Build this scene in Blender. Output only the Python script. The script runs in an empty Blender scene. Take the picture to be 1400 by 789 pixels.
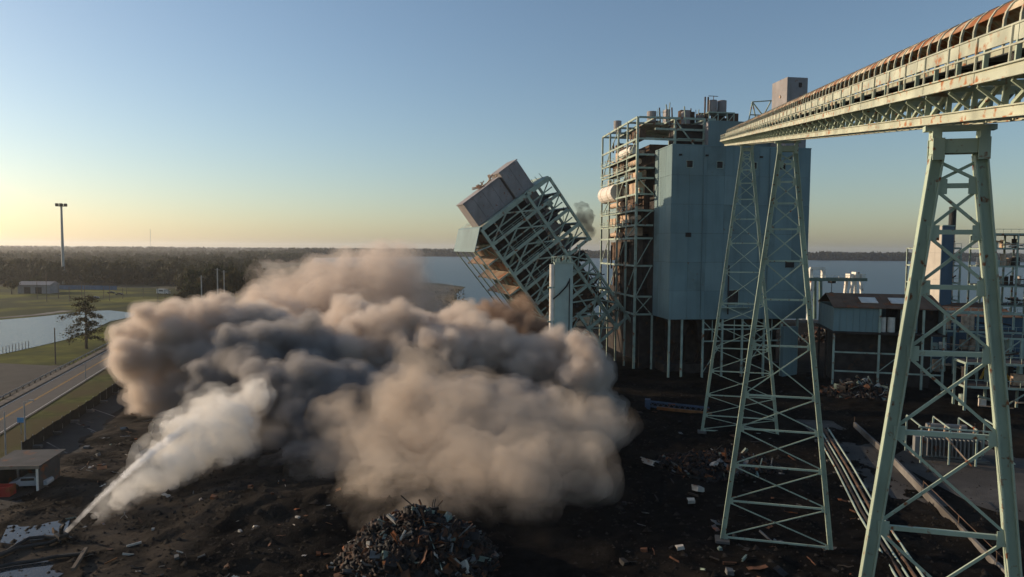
import bpy, bmesh, math, random
import numpy as np
from mathutils import Vector, Matrix, Euler
R = math.radians
random.seed(7); rng = np.random.default_rng(7)
scene = bpy.context.scene
col = scene.collection

# ------------------------------------------------------------------ camera
F_PX, CX, CY = 933.0, 700.0, 394.5            # focal length in photo pixels
PITCH, ROLL, CAM_Z = R(3.34), R(0.42), 30.0
cam_data = bpy.data.cameras.new('camera')
cam_data.sensor_width = 36.0
cam_data.lens = 36.0 * F_PX / 1400.0
cam_data.clip_start, cam_data.clip_end = 0.5, 60000
cam = bpy.data.objects.new('camera', cam_data)
col.objects.link(cam)
cam_rot = Matrix.Rotation(R(90) - PITCH, 3, 'X') @ Matrix.Rotation(ROLL, 3, 'Z')
cam.rotation_euler = cam_rot.to_euler()
cam.location = (0, 0, CAM_Z)
scene.camera = cam

# ------------------------------------------------------------------ sky and sun
SUN_AZ, SUN_EL = 72.0, 14.0                   # degrees left of straight ahead, above the horizon
world = bpy.data.worlds.new('World'); scene.world = world
world.use_nodes = True
wn, wl = world.node_tree.nodes, world.node_tree.links
sky = wn.new('ShaderNodeTexSky'); sky.sky_type = 'NISHITA'
sky.sun_disc = False
sky.sun_elevation = R(SUN_EL); sky.sun_rotation = R(-SUN_AZ)
sky.altitude = 30; sky.air_density = 1.1; sky.dust_density = 0.9; sky.ozone_density = 2.8
bg = wn['Background']; bg.inputs['Strength'].default_value = 0.137
hsv = wn.new('ShaderNodeHueSaturation'); hsv.inputs['Saturation'].default_value = .94   # tones down the yellow and blue of the sky
wl.new(sky.outputs[0], hsv.inputs['Color']); wl.new(hsv.outputs[0], bg.inputs[0])
sun_data = bpy.data.lights.new('sun', 'SUN'); sun_data.energy = 4.5; sun_data.angle = R(0.6)
sun_data.color = (1.0, 0.78, 0.55)
sun = bpy.data.objects.new('sun', sun_data); col.objects.link(sun)
to_sun = Vector((-math.sin(R(SUN_AZ)) * math.cos(R(SUN_EL)), math.cos(R(SUN_AZ)) * math.cos(R(SUN_EL)), math.sin(R(SUN_EL))))
sun.rotation_euler = to_sun.to_track_quat('Z', 'Y').to_euler()
sun.location = (-200, 100, 120)
vs = scene.view_settings
vs.view_transform = 'Standard'; vs.look = 'None'; vs.gamma = 1.0; vs.exposure = 0.0
cy = scene.cycles
cy.use_denoising = True
cy.max_bounces = 12; cy.diffuse_bounces = 3; cy.glossy_bounces = 3; cy.transmission_bounces = 4
cy.adaptive_threshold = 0.02
cy.volume_bounces = 6; cy.transparent_max_bounces = 16
cy.volume_step_rate = 1.0; cy.volume_max_steps = 256

def ray(u, v):
    d = cam_rot @ Vector(((u - CX) / F_PX, -(v - CY) / F_PX, -1.0))
    return d
def P(u, v, y):                                # a point seen at photo pixel (u, v), y metres ahead
    d = ray(u, v); k = y / d.y
    return Vector((d.x * k, y, CAM_Z + d.z * k))
def G(u, v, z=0.0):                            # a point of the ground seen at photo pixel (u, v)
    d = ray(u, v); k = (z - CAM_Z) / d.z
    return Vector((d.x * k, d.y * k, z))

# ------------------------------------------------------------------ materials (all procedural)
MATS = {}
def mat(name, base, rough=.7, var=.18, scale=.6, metal=0.0, rust=0.0, rust_col=(.23,.075,.025), rust_scale=.5, bump=0.0, bump_scale=4.0,
        second=None, second_amt=.5, second_scale=.1, streak=False, spec=.25, ribs=0.0, rib_gap=.3):
    if name in MATS: return MATS[name]
    m = bpy.data.materials.new(name); m.use_nodes = True
    nt = m.node_tree; N, L = nt.nodes, nt.links
    b = N['Principled BSDF']
    b.inputs['Roughness'].default_value = rough; b.inputs['Metallic'].default_value = metal
    b.inputs['Specular IOR Level'].default_value = spec
    geo = N.new('ShaderNodeNewGeometry')
    pos = geo.outputs['Position']
    def noise(sc, detail=6, sx=1, sy=1, sz=1, off=0):
        mp = N.new('ShaderNodeMapping'); mp.inputs['Scale'].default_value = (sx, sy, sz); mp.inputs['Location'].default_value = (off, off*.7, off*1.3)
        L.new(pos, mp.inputs['Vector'])
        n = N.new('ShaderNodeTexNoise'); n.inputs['Scale'].default_value = sc; n.inputs['Detail'].default_value = detail
        L.new(mp.outputs[0], n.inputs['Vector']); return n.outputs['Fac']
    def ramp(fac, a, b_, c0=(0,0,0,1), c1=(1,1,1,1)):
        r = N.new('ShaderNodeValToRGB'); r.color_ramp.elements[0].position = a; r.color_ramp.elements[1].position = b_
        r.color_ramp.elements[0].color = c0; r.color_ramp.elements[1].color = c1
        L.new(fac, r.inputs[0]); return r.outputs[0]
    def mix(fac, a, b_):
        x = N.new('ShaderNodeMix'); x.data_type = 'RGBA'
        L.new(fac, x.inputs[0])
        for k, s in ((6, a), (7, b_)):
            if isinstance(s, tuple): x.inputs[k].default_value = s
            else: L.new(s, x.inputs[k])
        return x.outputs[2]
    lo = tuple(max(0, c*(1-var)) for c in base)+(1,); hi = tuple(min(1, c*(1+var)) for c in base)+(1,)
    c = ramp(noise(scale), .32, .68, lo, hi)
    if second:
        c = mix(ramp(noise(second_scale, 7, off=11), .5-second_amt*.35+.05, .62-second_amt*.2+.05), c, second+(1,))
    if streak:
        c = mix(ramp(noise(.9, 5, 1, 1, .08, off=5), .5, .8, (0,0,0,1), (.45,.45,.45,1)), c, tuple(x*.55 for x in base)+(1,))
    if rust > 0:
        c = mix(ramp(noise(rust_scale, 9, off=23), .66-rust*.3, .74-rust*.25), c, rust_col+(1,))
    L.new(c, b.inputs['Base Color'])
    if bump > 0 or ribs > 0:
        bp = N.new('ShaderNodeBump'); bp.inputs['Strength'].default_value = min(1, bump if bump > 0 else ribs); bp.inputs['Distance'].default_value = .15
        if ribs > 0:
            w = N.new('ShaderNodeTexWave'); w.inputs['Scale'].default_value = 1/rib_gap*.32; w.wave_profile = 'SIN'
            tc = N.new('ShaderNodeTexCoord'); L.new(tc.outputs['Object'], w.inputs['Vector']); L.new(w.outputs['Fac'], bp.inputs['Height'])
        else:
            L.new(noise(bump_scale, 8, off=3), bp.inputs['Height'])
        L.new(bp.outputs[0], b.inputs['Normal'])
    MATS[name] = m; return m
def leaf_mat(name, a, b_, sc=.35):
    if name in MATS: return MATS[name]
    m = bpy.data.materials.new(name); m.use_nodes = True
    N, L = m.node_tree.nodes, m.node_tree.links
    b = N['Principled BSDF']; b.inputs['Roughness'].default_value = .75; b.inputs['Specular IOR Level'].default_value = .2
    g = N.new('ShaderNodeNewGeometry'); n = N.new('ShaderNodeTexNoise'); n.inputs['Scale'].default_value = sc; n.inputs['Detail'].default_value = 5
    L.new(g.outputs['Position'], n.inputs['Vector'])
    r = N.new('ShaderNodeValToRGB'); r.color_ramp.elements[0].position = .35; r.color_ramp.elements[1].position = .65
    r.color_ramp.elements[0].color = (*a, 1); r.color_ramp.elements[1].color = (*b_, 1)
    L.new(n.outputs['Fac'], r.inputs[0]); L.new(r.outputs[0], b.inputs['Base Color'])
    t = N.new('ShaderNodeBsdfTranslucent'); L.new(r.outputs[0], t.inputs['Color'])
    x = N.new('ShaderNodeMixShader'); x.inputs[0].default_value = .3
    L.new(b.outputs[0], x.inputs[1]); L.new(t.outputs[0], x.inputs[2]); L.new(x.outputs[0], N['Material Output'].inputs['Surface'])
    MATS[name] = m; return m
def water_mat(name, base, rough, wave, strength, spec=.5):
    m = bpy.data.materials.new(name); m.use_nodes = True
    N, L = m.node_tree.nodes, m.node_tree.links
    b = N['Principled BSDF']; b.inputs['Base Color'].default_value = (*base, 1); b.inputs['Roughness'].default_value = rough
    b.inputs['IOR'].default_value = 1.33; b.inputs['Specular IOR Level'].default_value = spec
    g = N.new('ShaderNodeNewGeometry'); mp = N.new('ShaderNodeMapping'); mp.inputs['Scale'].default_value = (1, .55, 1)
    L.new(g.outputs['Position'], mp.inputs[0])
    n = N.new('ShaderNodeTexNoise'); n.inputs['Scale'].default_value = wave; n.inputs['Detail'].default_value = 6
    L.new(mp.outputs[0], n.inputs['Vector'])
    bp = N.new('ShaderNodeBump'); bp.inputs['Strength'].default_value = strength; bp.inputs['Distance'].default_value = .6
    L.new(n.outputs['Fac'], bp.inputs['Height']); L.new(bp.outputs[0], b.inputs['Normal'])
    return m

STEEL  = mat('pale_green_steel', (.33,.40,.33), .6, .22, .5, rust=.22, rust_scale=.8)
TOWER  = mat('mint_tower_paint', (.38,.45,.345), .55, .18, .4, rust=.16, rust_scale=3.0, streak=True)
CREAM  = mat('cream_conveyor_paint', (.44,.46,.36), .6, .2, .8, streak=True, rust=.30, rust_scale=2.2, rust_col=(.36,.15,.06))
HOOD   = mat('rusty_hood', (.55,.46,.32), .75, .2, 1.2, rust=.80, rust_scale=1.0, rust_col=(.30,.115,.045))
TEAL   = mat('teal_cladding', (.165,.24,.245), .6, .16, .09, streak=True, bump=.15, bump_scale=.8)
TEALS  = [TEAL, TEAL, TEAL, mat('teal_cladding_faded', (.185,.26,.262), .65, .16, .09, streak=True, bump=.15, bump_scale=.8), mat('teal_cladding_dull', (.145,.215,.222), .6, .16, .12, streak=True, bump=.15, bump_scale=.8), mat('teal_cladding_stained', (.155,.222,.222), .6, .2, .3, streak=True, rust=.10, rust_scale=.8, rust_col=(.16,.12,.09))]
GREYC  = mat('grey_cladding', (.27,.25,.245), .7, .14, .3, streak=True, rust=.06, rust_scale=1.5)
TANP   = mat('tan_panel', (.26,.19,.135), .75, .25, .8, rust=.35)
DARK   = mat('dark_steel', (.036,.029,.026), .8, .4, .7, rust=.22, rust_col=(.075,.04,.022))  # near-black steel for machinery, gratings and openings
RUSTY  = mat('rusted_casing', (.095,.06,.04), .85, .4, .8, rust=.3, rust_col=(.17,.10,.06))
TANC   = mat('lagged_casing', (.50,.36,.25), .8, .3, .9, rust=.25)
WHITE  = mat('weathered_white', (.72,.66,.58), .7, .12, .7, rust=.1)
CONC   = mat('concrete', (.22,.205,.185), .9, .2, .6, bump=.3, bump_scale=3, second=(.09,.08,.07), second_amt=.6, second_scale=.12)
WOODP  = mat('pole_wood', (.13,.10,.075), .9, .2, 1.0)
GALV   = mat('galvanised_pole', (.36,.35,.33), .5, .12, .8, metal=.3)
BLACK  = mat('black_rubber', (.018,.018,.018), .6, .3, 1)
SCRAP  = [mat('scrap_rust', (.085,.038,.02), .8, .4, 1.5, rust=.4), mat('scrap_dark', (.022,.020,.019), .75, .4, 1.2),
          mat('scrap_grey', (.12,.12,.115), .6, .3, 1.4, rust=.25), mat('scrap_green', (.16,.21,.18), .6, .2, 1.2, rust=.3),
          mat('scrap_pale', (.40,.37,.32), .7, .2, 1.4, rust=.2), mat('scrap_orange', (.20,.085,.03), .7, .3, 1)]

# ------------------------------------------------------------------ mesh helpers
BOXF = [(0,3,2,1),(4,5,6,7),(0,1,5,4),(1,2,6,5),(2,3,7,6),(3,0,4,7)]
class MB:
    def __init__(s): s.v, s.f = [], []
    def add(s, V, F_):
        o = len(s.v); s.v += [tuple(x) for x in V]; s.f += [tuple(i+o for i in q) for q in F_]; return s
    def box(s, x0, x1, y0, y1, z0, z1):
        return s.add([(x0,y0,z0),(x1,y0,z0),(x1,y1,z0),(x0,y1,z0),(x0,y0,z1),(x1,y0,z1),(x1,y1,z1),(x0,y1,z1)], BOXF)
    def beam(s, p, q, w, h=None, side=None):
        p, q = Vector(p), Vector(q); h = h or w
        d = (q-p).normalized()
        a = Vector(side) if side is not None else (d.cross(Vector((0,0,1))) if abs(d.z) < .95 else Vector((1,0,0)))
        a = (a - d*a.dot(d)).normalized(); b = d.cross(a).normalized()
        a *= w/2; b *= h/2
        return s.add([p-a-b, p+a-b, p+a+b, p-a+b, q-a-b, q+a-b, q+a+b, q-a+b], BOXF)
    def ibeam(s, p, q, w, h, t=.08, side=None):
        """I section: flanges w wide lie h apart"""
        p, q = Vector(p), Vector(q); d = (q-p).normalized()
        a = Vector(side) if side is not None else d.cross(Vector((0,0,1)))
        a = (a - d*a.dot(d)).normalized(); b = d.cross(a).normalized()
        s.beam(p+b*(h/2), q+b*(h/2), w, t, a); s.beam(p-b*(h/2), q-b*(h/2), w, t, a); s.beam(p, q, t, h-t, a)
        return s
    def tube(s, p, q, r0, r1=None, n=8, caps=True):
        p, q = Vector(p), Vector(q); r1 = r0 if r1 is None else r1
        d = (q-p).normalized(); a = (d.orthogonal()).normalized(); b = d.cross(a)
        V = [p+(a*math.cos(t)+b*math.sin(t))*r0 for t in [2*math.pi*i/n for i in range(n)]]
        V += [q+(a*math.cos(t)+b*math.sin(t))*r1 for t in [2*math.pi*i/n for i in range(n)]]
        F_ = [(i, (i+1) % n, n+(i+1) % n, n+i) for i in range(n)]
        if caps: F_ += [tuple(range(n))[::-1], tuple(range(n, 2*n))]
        return s.add(V, F_)
    def path(s, pts, r, n=6):
        for a, b in zip(pts[:-1], pts[1:]): s.tube(a, b, r, r, n)
        return s
    def quad(s, a, b, c, d): return s.add([a, b, c, d], [(0,1,2,3)])
    def mesh(s, name, m, smooth=False):
        me = bpy.data.meshes.new(name); me.from_pydata(s.v, [], s.f); me.update()
        me.materials.append(m)
        if smooth: me.polygons.foreach_set('use_smooth', [True]*len(me.polygons))
        return me
    def build(s, name, m, parent=None, label=None, smooth=False):
        o = bpy.data.objects.new(name, s.mesh(name, m, smooth)); col.objects.link(o)
        if parent: o.parent = parent
        if label: o['label'] = label
        return o
def tag(o, label, cat=None, group=None, kind=None):
    if label: o['label'] = label
    if cat: o['category'] = cat
    if group: o['group'] = group
    if kind: o['kind'] = kind
    return o
def thing(name, label, cat, loc=(0,0,0), rz=0.0, group=None, rot=None):
    o = bpy.data.objects.new(name, None); o.empty_display_size = .5; col.objects.link(o)
    o.location = loc
    o.rotation_euler = rot if rot is not None else (0, 0, rz)
    return tag(o, label, cat, group)
def beam(name, parent, m, p, q, w, h=None, side=None): return MB().beam(p, q, w, h, side).build(name, m, parent)
def box(name, parent, m, *a): return MB().box(*a).build(name, m, parent)
def tube(name, parent, m, p, q, r, r1=None, n=10): return MB().tube(p, q, r, r1, n).build(name, m, parent, smooth=False)
def copy_tree(o, parent=None):
    c = o.copy(); col.objects.link(c); c.parent = parent
    for ch in list(o.children): copy_tree(ch, c)
    return c
def sheet(name, pts, z, m, label=None, kind='structure'):
    me = bpy.data.meshes.new(name); me.from_pydata([(p[0], p[1], z) for p in pts], [], [tuple(range(len(pts)))]); me.update()
    if me.polygons[0].normal.z < 0: me.flip_normals()
    me.materials.append(m); o = bpy.data.objects.new(name, me); col.objects.link(o)
    o['kind'] = kind
    if label: o['label'] = label
    return o
def strip(name, pts, width, z, m, label=None, off=0.0, kind='structure'):
    L_, R_ = [], []
    for i, p in enumerate(pts):
        a, b = Vector(pts[max(i-1, 0)]), Vector(pts[min(i+1, len(pts)-1)])
        d = (b-a).to_2d().normalized(); n = Vector((d.y, -d.x))
        c = Vector(p).to_2d() + n*off
        L_.append(c - n*width/2); R_.append(c + n*width/2)
    V = [(q.x, q.y, z) for q in L_+R_]; k = len(pts)
    me = bpy.data.meshes.new(name); me.from_pydata(V, [], [(i, k+i, k+i+1, i+1) for i in range(k-1)]); me.update()
    if me.polygons[0].normal.z < 0: me.flip_normals()
    me.materials.append(m); o = bpy.data.objects.new(name, me); col.objects.link(o); o['kind'] = kind
    if label: o['label'] = label
    return o
def mesh_np(name, V, Fc):
    me = bpy.data.meshes.new(name); n = Fc.shape[1]
    me.vertices.add(len(V)); me.vertices.foreach_set('co', np.asarray(V, np.float32).ravel())
    me.loops.add(Fc.size); me.loops.foreach_set('vertex_index', np.asarray(Fc, np.int32).ravel())
    me.polygons.add(len(Fc)); me.polygons.foreach_set('loop_start', np.arange(0, Fc.size, n, dtype=np.int32))
    me.update(calc_edges=True)
    return me
def vnoise(x, y, seed=0):
    """smooth value noise in the plane"""
    r = np.random.default_rng(seed).random((64, 64))
    xi, yi = np.floor(x).astype(int), np.floor(y).astype(int); fx, fy = x-xi, y-yi
    fx, fy = fx*fx*(3-2*fx), fy*fy*(3-2*fy)
    g = lambda i, j: r[i % 64, j % 64]
    return (g(xi,yi)*(1-fx)+g(xi+1,yi)*fx)*(1-fy)+(g(xi,yi+1)*(1-fx)+g(xi+1,yi+1)*fx)*fy
def fbm(x, y, seed=0, oct_=5):
    s, a = 0, .5
    for k in range(oct_): s = s + a*vnoise(x*2**k, y*2**k, seed+k); a *= .5
    return s

# ------------------------------------------------------------------ the setting: ground, river, road
GRASS  = mat('field_grass', (.135,.135,.020), .95, .3, .25, spec=.05, second=(.035,.042,.012), second_amt=.5, second_scale=.03, bump=.4, bump_scale=2)
VERGE  = mat('verge_grass', (.08,.085,.022), .95, .35, .5, spec=.05, second=(.085,.066,.028), second_amt=.45, second_scale=.12, bump=.5, bump_scale=4)
FLOORW = mat('woodland_floor', (.045,.042,.02), .95, .3, .05)
MARSH  = mat('marsh_reeds', (.17,.115,.055), .95, .3, .08, second=(.08,.06,.03), second_amt=.5, second_scale=.02, bump=.5, bump_scale=1)
ASPH   = mat('road_asphalt', (.075,.066,.058), .85, .12, .6, bump=.15, bump_scale=8)
YARD   = mat('yard_asphalt', (.032,.029,.026), .95, .25, .3, bump=.25, bump_scale=4)
DIRT   = mat('demolition_dirt', (.0065,.0056,.005), .95, .5, .9, spec=.04, second=(.020,.016,.012), second_amt=.05, second_scale=.09, bump=.6, bump_scale=2.2)
# browner mud towards the yard and the puddles
_nt = DIRT.node_tree; _N, _L = _nt.nodes, _nt.links; _b = _N['Principled BSDF']; _src = _b.inputs['Base Color'].links[0].from_socket
_g = _N.new('ShaderNodeNewGeometry'); _s = _N.new('ShaderNodeSeparateXYZ'); _L.new(_g.outputs['Position'], _s.inputs[0])
_m = _N.new('ShaderNodeMapRange'); _m.inputs['From Min'].default_value = -16; _m.inputs['From Max'].default_value = -42; _L.new(_s.outputs['X'], _m.inputs['Value'])
_n = _N.new('ShaderNodeTexNoise'); _n.inputs['Scale'].default_value = .16; _n.inputs['Detail'].default_value = 8; _L.new(_g.outputs['Position'], _n.inputs['Vector'])
_r = _N.new('ShaderNodeMapRange'); _r.inputs['From Min'].default_value = .38; _r.inputs['From Max'].default_value = .62; _L.new(_n.outputs['Fac'], _r.inputs['Value'])
_k = _N.new('ShaderNodeMath'); _k.operation = 'MULTIPLY'; _L.new(_m.outputs[0], _k.inputs[0]); _L.new(_r.outputs[0], _k.inputs[1])
_x = _N.new('ShaderNodeMix'); _x.data_type = 'RGBA'; _L.new(_k.outputs[0], _x.inputs[0]); _L.new(_src, _x.inputs[6]); _x.inputs[7].default_value = (.060,.048,.037,1); _L.new(_x.outputs[2], _b.inputs['Base Color'])
PUDM   = water_mat('puddle_water', (.05,.045,.04), .06, 1.5, .03)
sheet('ground', [(-30000,-2000),(30000,-2000),(30000,40000),(-30000,40000)], -.30, FLOORW)
RIVER  = water_mat('river_water', (.030,.056,.085), .3, .22, .9, .12)
PONDM  = water_mat('pond_water', (.06,.075,.09), .2, .8, .6, .3)
g2 = lambda *uv: [G(u, v).to_2d() for u, v in uv]
# river: near bank round the marsh and along the quay, far bank about two kilometres off
near = [G(u, v).to_2d() for u, v in ((408,357),(440,361),(490,366),(560,385),(600,387),(637,392),(624,401),(625,409),(645,416),(700,424),(800,432),(900,436),(1100,438),(1170,440),(1240,442),(1400,446),(1600,452))]
far = [Vector((p[0], p[1])) for p in ((3200,1500),(2200,1950),(1500,2150),(900,2200),(300,2350),(-150,2500),(-260,2450),(-480,2200),(-560,1900))]
sheet('river', near + far, -.24, RIVER)
# plant ground, left land
sheet('plant_ground', [(-70,-200),(220,-200),(330,120),(300,268),(130,285),(0,262),(-70,300),(-40,180),(-66,100)], -.12, DIRT)
sheet('marsh', g2((345,372),(420,362),(490,369),(558,388),(600,390),(634,393),(620,402),(622,411),(642,418),(690,428),(650,470),(560,475),(430,455),(345,440),(300,420)), -.215, MARSH)
sheet('field', g2((-160,520),(-160,392),(45,391),(250,394),(330,404),(330,425),(262,425),(215,455),(152,498),(60,560),(0,590),(-100,640)), -.20, GRASS)
sheet('verge', [Vector((-88-.31*(y-118)+o, y)) for y, o in ((60,0),(330,0))] + [Vector((-62-.31*(y-70)-1, y)) for y in (330, 60)], -.16, VERGE)
pond = sheet('pond', g2((-160,450),(-160,436),(0,437),(50,433),(95,428),(118,425),(150,424),(187,428),(180,433),(150,439),(125,452),(98,462),(60,471),(20,480),(-20,488),(-160,510)), -.10, PONDM)
tag(pond, 'pale blue pond beyond the road', None)
tag(sheet('far_pond', g2((0,389),(0,379),(26,378),(22,384)), -.10, PONDM), 'small bright pond at the edge of the woods', None)
strip('pond_path', [G(u, v) for u, v in ((-120,438),(0,434),(50,430),(92,424.5))], 5.5, -.12, CONC, 'pale path along the pond bank')
# road with its painted lines
road_pts = [Vector((-88.2-.312*(y-116.7), y, 0)) for y in (40, 70, 100, 130, 160, 200, 250, 320, 420)] + [Vector((-225, 520, 0)), Vector((-300, 660, 0))]
strip('road', road_pts, 7.8, -.06, ASPH)
YEL = mat('yellow_road_paint', (.50,.27,.05), .8, .25, 2); WHP = mat('white_road_paint', (.50,.47,.42), .8, .3, 2)
for off, m, w in ((-.14, YEL, .13), (.14, YEL, .13), (3.4, WHP, .16), (-3.4, WHP, .16)):
    strip('road_marking', road_pts, w, -.045, m, None, off)
strip('road_shoulder', road_pts, 1.6, -.08, mat('gravel', (.13,.11,.09), .95, .3, 1), 'dusty gravel shoulder of the road', -5.0)
sheet('side_lot', g2((-60,545),(-60,492),(20,497),(70,499),(108,497),(60,520),(0,546)), -.13, YARD, 'dark asphalt lot between the pond and the road')
# yard inside the site fence: asphalt slabs with pale joints
yard = sheet('yard', g2((-40,700),(-40,640),(38,616),(160,535),(186,540),(150,580),(118,628),(95,668),(60,690)), -.08, YARD)
for k, (a, b) in enumerate((((64,604),(112,630)), ((100,576),(136,592)), ((125,558),(160,570)), ((20,640),(78,672)))):
    strip('joint_line', [G(*a), G(*b)], .22, -.06, CONC)
# broken demolition ground: a height field of heaps and ruts
def height(x, y):
    n = fbm(x*.10+5, y*.10+3, 1); f = fbm(x*.5, y*.5, 9)
    h = .1 + np.maximum(0, n-.42)*2.0 + (f-.5)*.8
    rid = np.exp(-(((x+26)/17)**2 + ((y-(76+.0*x))/7)**2)); h += 2.0*rid*(.75+.5*f)
    rid2 = np.exp(-(((x+6)/9)**2 + ((y-80)/9)**2)); h += 1.4*rid2
    for px, py, rx, ry in ((-44,72,9,6.0), (-46,59,7,5), (-50,66,9,6), (-42,84,6,8)): h *= 1-.985*np.exp(-(((x-px)/rx)**2 + ((y-py)/ry)**2)**2)
    for px, py, rx, ry in ((62,92,14,26), (80,70,20,30), (50,128,12,18)): h *= 1-.96*np.exp(-(((x-px)/rx)**2 + ((y-py)/ry)**2)**2)
    e = np.minimum.reduce([np.clip((x+56+(y-60)*.28)/6, 0, 1), np.clip((110-x)/8, 0, 1), np.clip((y-36)/5, 0, 1), np.clip((178-y)/12, 0, 1)])
    return np.maximum(h, .0)*e - .16*(1-e) - .04
nx, ny = 360, 300
X, Y = np.meshgrid(np.linspace(-92, 112, nx), np.linspace(34, 180, ny), indexing='ij')
Z = height(X, Y)
idx = np.arange(nx*ny).reshape(nx, ny)
me = mesh_np('rubble_ground', np.stack([X, Y, Z], -1).reshape(-1, 3), np.stack([idx[:-1,:-1], idx[1:,:-1], idx[1:,1:], idx[:-1,1:]], -1).reshape(-1, 4))
me.materials.append(DIRT)
me.polygons.foreach_set('use_smooth', [True]*len(me.polygons))
o = bpy.data.objects.new('rubble_ground', me); col.objects.link(o); o['kind'] = 'structure'
def gz(x, y): return float(height(np.array([float(x)]), np.array([float(y)]))[0])
# puddles, concrete apron
for lab, pts in (('grey puddle around the water cannon', ((0,742),(12,716),(40,704),(75,700),(97,706),(92,724),(70,734),(30,746))),
                 ('still puddle in the near corner', ((-20,800),(-20,776),(40,768),(92,766),(100,776),(80,789),(60,810))),
                 ('shallow wet patch where the spray lands', ((92,700),(105,684),(150,676),(160,686),(130,698)))):
    tag(sheet('puddle', g2(*pts), .035, PUDM), lab)
CONC2 = mat('dusty_concrete_road', (.085,.077,.068), .9, .25, .5, second=(.05,.045,.04), second_amt=.5, second_scale=.15, bump=.3, bump_scale=3)
strip('concrete_road', [G(1120,575), G(1180,620), G(1250,690), G(1340,800), G(1480,960)], 8.0, .05, CONC2, 'dusty concrete road running past the conveyor towers')
sheet('concrete_apron', g2((1215,628),(1262,600),(1420,600),(1600,760),(1420,720),(1330,690)), .055, CONC2, 'concrete apron in front of the transformer')
def gz_tab(x, y):
    i = min(nx-1, max(0, int(round((x+92)/204*(nx-1))))); j = min(ny-1, max(0, int(round((y-34)/146*(ny-1))))); return float(Z[i, j])

# ------------------------------------------------------------------ coal conveyor and its towers
CDIR = Vector((.244, 1, 0)).normalized()                       # runs up to the boiler house
CLAT = Vector((CDIR.y, -CDIR.x, 0))                            # to its right
def conv_pt(y): return Vector((16.8+.244*(y-26), y, 34.8+.144*(y-26)))
Y0, Y1 = 3.0, 150.0
S0, S1 = conv_pt(Y0), conv_pt(Y1); CLEN = (S1-S0).length
yaw = -math.atan2(.244, 1); inc = math.atan2(S1.z-S0.z, (S1-S0).to_2d().length)
cv = thing('coal_conveyor', 'long inclined coal conveyor gallery with rusty arched hood rising to the boiler house', 'conveyor', S0,
           rot=(Matrix.Rotation(yaw, 3, 'Z') @ Matrix.Rotation(inc, 3, 'X')).to_euler())
# local axes: y along the belt, x to the right, z up; bottom of the truss at z = 0
BAY = 2.2; nb = int(CLEN/BAY); HW = 1.05
for sx in (-1, 1):
    for k in range(0, nb, 6):
        a, b = k*BAY, min((k+6)*BAY, nb*BAY)
        MB().box(sx*HW-.05, sx*HW+.05, a+.01, b-.01, .04, .31).box(sx*HW-.14, sx*HW+.14, a+.01, b-.01, 0, .04).box(sx*HW-.14, sx*HW+.14, a+.01, b-.01, .31, .35).build('lower_chord', CREAM, cv)
        beam('upper_chord', cv, CREAM, (sx*HW, a+.01, 1.24), (sx*HW, b-.01, 1.24), .2, .2, (1,0,0))
    for k in range(nb+1):
        beam('truss_post', cv, STEEL if sx > 0 else TOWER, (sx*HW, k*BAY, .34), (sx*HW, k*BAY, 1.14), .15, .13, (1,0,0))
    for k in range(nb):
        beam('truss_diagonal', cv, STEEL if sx > 0 else TOWER, (sx*(HW-.02), k*BAY+.15, 1.12), (sx*(HW-.02), (k+1)*BAY-.5, .36), .13, .11, (1,0,0))
for k in range(nb+1):
    beam('cross_beam', cv, STEEL, (-HW+.13, k*BAY, .12), (HW-.13, k*BAY, .12), .14, .16)
    beam('deck_beam', cv, STEEL, (-HW-.75, k*BAY, .98), (HW-.11, k*BAY, .98), .12, .14)
    beam('knee_brace', cv, TOWER, (-HW-.12, k*BAY, .40), (-HW-.74, k*BAY, .90), .09, .09)
for k in range(0, nb, 2):                                       # outer walkway in lengths, each a little out of line
    dz = random.uniform(-.012, .012)
    a, b = k*BAY+.02, (k+2)*BAY-.02
    MB().box(-HW-.86, -HW-.80, a, b, 1.0+dz, 1.30+dz).box(-HW-.95, -HW-.80, a, b, .96+dz, 1.0+dz).box(-HW-.95, -HW-.80, a, b, 1.30+dz, 1.34+dz).build('walkway_channel', CREAM, cv)
    box('walkway_grating', cv, DARK, -HW-.79, -HW-.12, k*BAY+.02, (k+2)*BAY-.02, 1.08+dz, 1.13+dz)
    box('stringer_panel', cv, CREAM, -HW+.16, -HW+.24, k*BAY+.02, (k+2)*BAY-.02, 2.17+dz, 2.62+dz)
    box('stringer_panel', cv, CREAM, HW-.24, HW-.16, k*BAY+.02, (k+2)*BAY-.02, 2.17+dz, 2.62+dz)
    for z in (1.76, 2.27):
        tube('handrail', cv, CREAM, (-HW-.86, k*BAY, z), (-HW-.86, (k+2)*BAY, z), .032, n=6)
for k in range(nb+1):
    tube('rail_post', cv, CREAM, (-HW-.86, k*BAY, 1.34), (-HW-.86, k*BAY, 2.29), .036, n=6)
    for sx in (-1, 1): beam('stringer_post', cv, TOWER, (sx*(HW-.2), k*BAY, 1.34), (sx*(HW-.2), k*BAY, 2.17), .14, .10)
    tube('idler_roller', cv, DARK, (-HW+.3, k*BAY+.6, 1.76), (HW-.3, k*BAY+.6, 1.76), .10, n=8)
for k in range(0, nb, 4):
    box('belt', cv, BLACK, -HW+.3, HW-.3, k*BAY, (k+4)*BAY-.01, 1.88, 1.92)
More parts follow.
